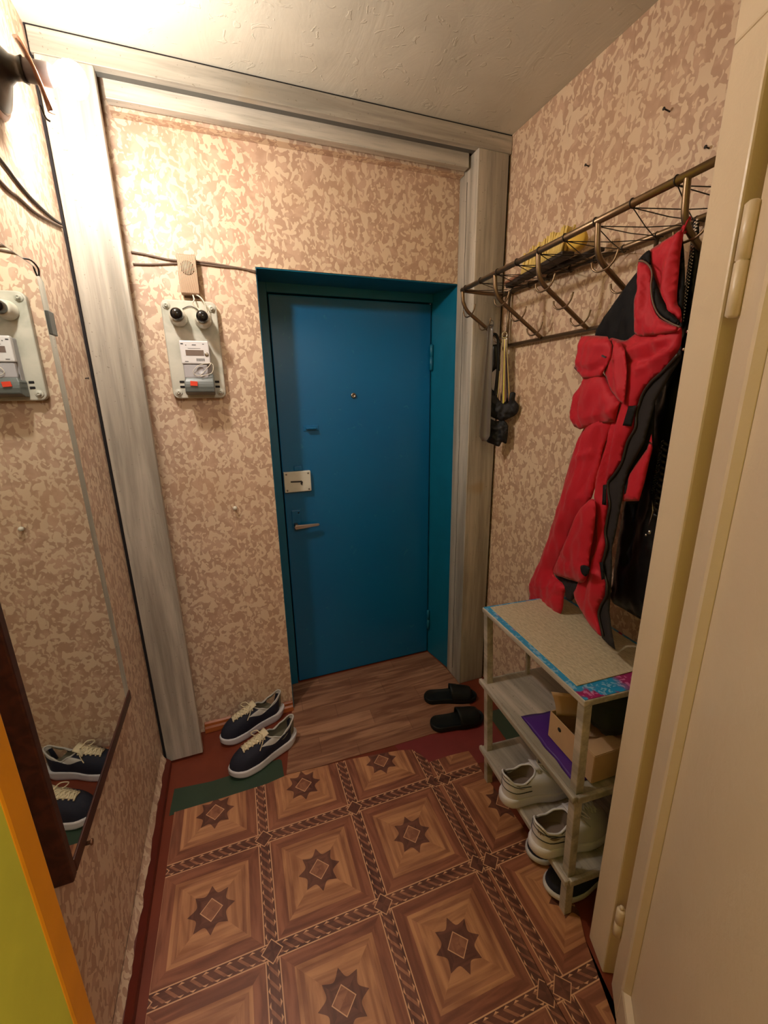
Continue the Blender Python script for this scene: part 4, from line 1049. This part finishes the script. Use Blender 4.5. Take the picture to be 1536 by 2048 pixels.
def shoe(name, heel, toe, z, W, label, group, mats, sole_h=(.034, .024), hh=(.105, .072, .098), flare=.012, mirror=1, runner=True, piping=False, laces=True, spring=.012):
    L, T = frame(heel, toe, z); O = outline(L, W, TAB, .012*mirror)
    th = thing(name, label, 'shoe', T(0, 0, 0), group)
    def lift(t): return spring*max(0, (t-.74)/.26)**2+(.006*max(0, (.10-t)/.10) if runner else 0)
    SH = lambda t: sole_h[0]+(sole_h[1]-sole_h[0])*t
    mb = MB(); rows = []
    fl = lambda t: 1+(.06 if runner else .02)*max(0, (.3-t)/.3)
    for k, (f, sc) in enumerate(((0, .90), (.10, .96), (.35, 1.0), (.55, .975 if runner else 1.0), (.8, 1.0), (1, .97))):
        rows.append([T(x*sc*(fl(t))-(.016*max(0, (.22-t)/.22)*f if runner else 0), y*sc*(fl(t)), lift(t)+SH(t)*f+(.004*math.sin(t*40) if (runner and k == 3 and t < .5) else 0)) for t, s, x, y in O])
    V = mb.grid(rows, closed=True); mb.bm.faces.new(V[0][::-1]); mb.bm.faces.new(V[-1]); sole = mb.build('sole', mats['sole'], th)
    # upper
    zc = lambda t: interp([(0, hh[0]), (.22, hh[0]*.80), (.5, hh[1]), (.8, hh[2]*.92), (1, hh[2])], t)
    cwid = W*.30
    def coll(t, s):
        a = abs(2*t-1); w = cwid*(max(0, 1-a**2.4))**(1/2.2)
        x = L*(.035+.40*t-.5)-(flare*max(0, 1-t*5)); return (x, s*w+.004*mirror, zc(t))
    NR = 13
    def up(t, s, x, y, q):
        cx, cy, cz = coll(t, s); b = (x*.955, y*.93, lift(t)+SH(t)*.93)
        hq = q**(1.75-.35*(1-t)); zq = 1-(1-q)**(2.3-.9*(1-t)); 
        bulge = 1+.06*math.sin(math.pi*q)*(1 if t < .9 else 0)
        return (b[0]+(cx-b[0])*hq, (b[1]+(cy-b[1])*hq)*bulge, b[2]+(cz-b[2])*zq)
    rows = [[T(*up(t, s, x, y, k/NR)) for t, s, x, y in O] for k in range(NR+1)]
    mb = MB(); V = mb.grid(rows, closed=True); mb.bm.faces.ensure_lookup_table()
    n = len(O)
    for i, f in enumerate(mb.bm.faces):
        r, k = divmod(i, n); t = O[k][0]
        if runner:
            if r >= NR-4 and t < .80: f.material_index = 1
            if t < .02 and r < NR-4: f.material_index = 2
    mb.build('upper', [mats['upper'], mats['collar'], mats['lining']], th)
    mb = MB(); rim = [Vector(coll(t, s)) for t, s, x, y in O]; cen = sum(rim, Vector())/n; rows = []
    for k in range(7):
        q = k/6; sc = 1-.16*q
        rows.append([T(cen.x+(p.x-cen.x)*(1-.05*q) , cen.y+(p.y-cen.y)*sc*(1.25 if q > .3 else 1), p.z*(1-q)+(SH(.3)+.012)*q) for p in rim])
    V = mb.grid(rows, closed=True); mb.bm.faces.new(V[-1]); mb.build('lining', mats['lining'], th)
    mb = MB(); mb.tube([T(p.x, p.y, p.z) for p in rim], .0036, 6, closed=True); mb.build('collar', mats['collar'], th)
    # tongue and laces along the vamp centre
    toe_e = O[NS]
    def vamp(q): return Vector(up(toe_e[0], toe_e[1], toe_e[2], toe_e[3], q))
    mb = MB(); rows = []
    for k in range(9):
        q = .56+.44*k/8; p = vamp(min(1, q)); ex = max(0, (k-6)/2)
        w = .014+.008*k/8
        rows.append([T(p.x-ex*.008, p.y+w*j, p.z+.003-.0025*j*j+ex*.016) for j in (-1, -.5, 0, .5, 1)])
    mb.grid(rows); o = mb.build('tongue', mats['tongue'], th); m = o.modifiers.new('thickness', 'SOLIDIFY'); m.thickness = .004
    if laces:
        mb = MB(); prev = None
        for k in range(6):
            q = .58+.38*k/5; p = vamp(q); w = .019+.004*k/5
            pts = [T(p.x+.004*math.sin(j*2+k), p.y+w*j, p.z+.008-.009*abs(j)**2.2) for j in (-1, -.6, -.2, .2, .6, 1)]
            mb.tube(pts, .0034, 6)
            if prev is not None:
                for sg in (-1, 1): mb.tube([T(prev.x, prev.y-w*.8*sg, prev.z+.005), T((prev.x+p.x)/2, p.y, (p.z+prev.z)/2+.012), T(p.x, p.y+w*.8*sg, p.z+.005)], .0028, 6)
            prev = p
        p = vamp(.95)
        for sg in (-1, 1):
            mb.tube(curve3([T(p.x, p.y, p.z+.012), T(p.x+.012, p.y+sg*.022, p.z+.026), T(p.x+.030, p.y+sg*.040, p.z+.012), T(p.x+.022, p.y+sg*.026, p.z+.004), T(p.x, p.y, p.z+.010)], 5), .0022, 6)
            mb.tube(curve3([T(p.x, p.y, p.z+.010), T(p.x+.008, p.y+sg*.024, p.z+.004), T(p.x+.034, p.y+sg*.042, p.z-.022)], 5), .0020, 6)
        mb.build('laces', mats['laces'], th)
    if piping:
        for q, lo in ((.30, .42), (.62, .48)):
            ids = [i for i in range(n) if O[i][0] < lo]
            half = sorted([i for i in ids if O[i][1] > 0], key=lambda i: -O[i][0])+sorted([i for i in ids if O[i][1] < 0], key=lambda i: O[i][0])
            mb = MB(); mb.tube([T(*(Vector(up(*O[i], q))*1.0+Vector((0, .0012*(1 if O[i][1] > 0 else -1), 0)))) for i in half], .0014, 5); mb.build('dark_piping', mats['stripe'], th)
        mb = MB(); mb.tube([T(p.x-.001, p.y*1.08, p.z-.005) for p, o in zip(rim, O) if True], .0012, 5, closed=True); mb.build('rim_piping', mats['stripe'], th)
        mb = MB()
        for k in (3, 4, 5):
            p = T(*up(*O[k], .48)); q2 = T(*up(*O[k+1], .48)); mb.tube([p, p.lerp(q2, .7)], .0018, 5)
        mb.build('side_print', mats['stripe'], th)
    return th
RM = dict(sole=MT['sole_white'], upper=MT['navy'], collar=MT['pale'], lining=MT['lining'], tongue=MT['lace'], laces=MT['lace'])
shoe('running_shoe', (.752, -.018), (.474, -.118), .002, .100, 'navy running shoe with white sole, farther one beside the baseboard', 'navy running shoes', RM, (.044, .034), (.128, .084, .112), .020, -1)
shoe('running_shoe', (.783, -.200), (.512, -.318), .002, .104, 'navy running shoe with white sole, nearer one on the green patch', 'navy running shoes', RM, (.044, .034), (.128, .084, .112), .020, 1)
WM = dict(sole=MT['wleather'], upper=MT['wleather'], collar=MT['wleather'], lining=MT['shoe_in'], tongue=MT['wleather'], laces=MT['sole_white'], stripe=MT['stripe'])
shoe('white_sneaker', (1.398, -.905), (1.675, -.935), .1535, .106, 'white leather sneaker on the low shelf, farther of the pair', 'white sneakers on the rack', WM, (.040, .034), (.118, .088, .112), .004, 1, False, True)
shoe('white_sneaker', (1.388, -1.070), (1.665, -1.095), .1535, .106, 'white leather sneaker on the low shelf, nearer of the pair by the leg', 'white sneakers on the rack', WM, (.040, .034), (.118, .088, .112), .004, -1, False, True)
DM = dict(sole=MT['sole_white'], upper=MT['navy'], collar=MT['navy'], lining=MT['black_cloth'], tongue=MT['navy'], laces=MT['navy'])
shoe('dark_shoe', (1.700, -1.110), (1.425, -1.115), .006, .100, 'dark navy shoe with pale sole under the rack, beside the near leg', 'dark shoes under the rack', DM, (.028, .024), (.075, .060, .075), .002, 1, False, False, False)
shoe('dark_shoe', (1.715, -1.000), (1.440, -1.006), .006, .100, 'dark navy shoe with pale sole under the rack, behind the other', 'dark shoes under the rack', DM, (.028, .024), (.075, .060, .075), .002, -1, False, False, False)
def slipper(heel, toe, z, W, label, mirror):
    L, T = frame(heel, toe, z); tab = [(0, .84), (.15, .86), (.36, .84), (.66, 1), (.82, .98), (1, .92)]
    O = outline(L, W, tab, .010*mirror)
    th = thing('slipper', label, 'slipper', T(0, 0, 0), 'black slippers')
    mb = MB(); rows = [[T(x*s, y*s, h) for t, sg, x, y in O] for h, s in ((0, .95), (.004, .99), (.012, 1.0), (.022, 1.0), (.026, .98), (.0265, .95), (.0225, .93), (.021, .6), (.0205, .3))]
    V = mb.grid(rows, closed=True); mb.bm.faces.new(V[0][::-1]); mb.bm.faces.new(V[-1]); mb.build('sole', MT['rubber_black'], th)
    mb = MB(); rows = []
    for i in range(9):
        t = .50+.34*i/8; x = L*(t-.5); w = halfw(t, W, tab)+.002; off = .010*mirror*(math.sin(math.pi*t)*.5-.3*t); hgt = .068-.026*i/8
        rows.append([T(x+.012*math.sin(a)*(1 if i > 4 else -.4), off+w*math.cos(a), .012+max(.0, hgt*math.sin(a)**.8)) for a in [math.pi*k/14 for k in range(15)]])
    mb.grid(rows); o = mb.build('strap', MT['rubber_black'], th); m = o.modifiers.new('thickness', 'SOLIDIFY'); m.thickness = .005
slipper((1.452, -.190), (1.712, -.268), .0042, .098, 'black rubber slipper, farther one beside the white post', 1)
slipper((1.400, -.368), (1.664, -.405), .0042, .100, 'black rubber slipper, nearer one overlapping the dark red patch', -1)

# ================================================================ WORLD / COLOUR
w = bpy.data.worlds.new('world'); S.world = w; w.use_nodes = True
w.node_tree.nodes['Background'].inputs[0].default_value = (.9, .8, .68, 1); w.node_tree.nodes['Background'].inputs[1].default_value = .02
S.view_settings.view_transform = 'Standard'; S.view_settings.look = 'None'; S.view_settings.gamma = 1; S.view_settings.use_curve_mapping = False
S.view_settings.exposure = 0.68
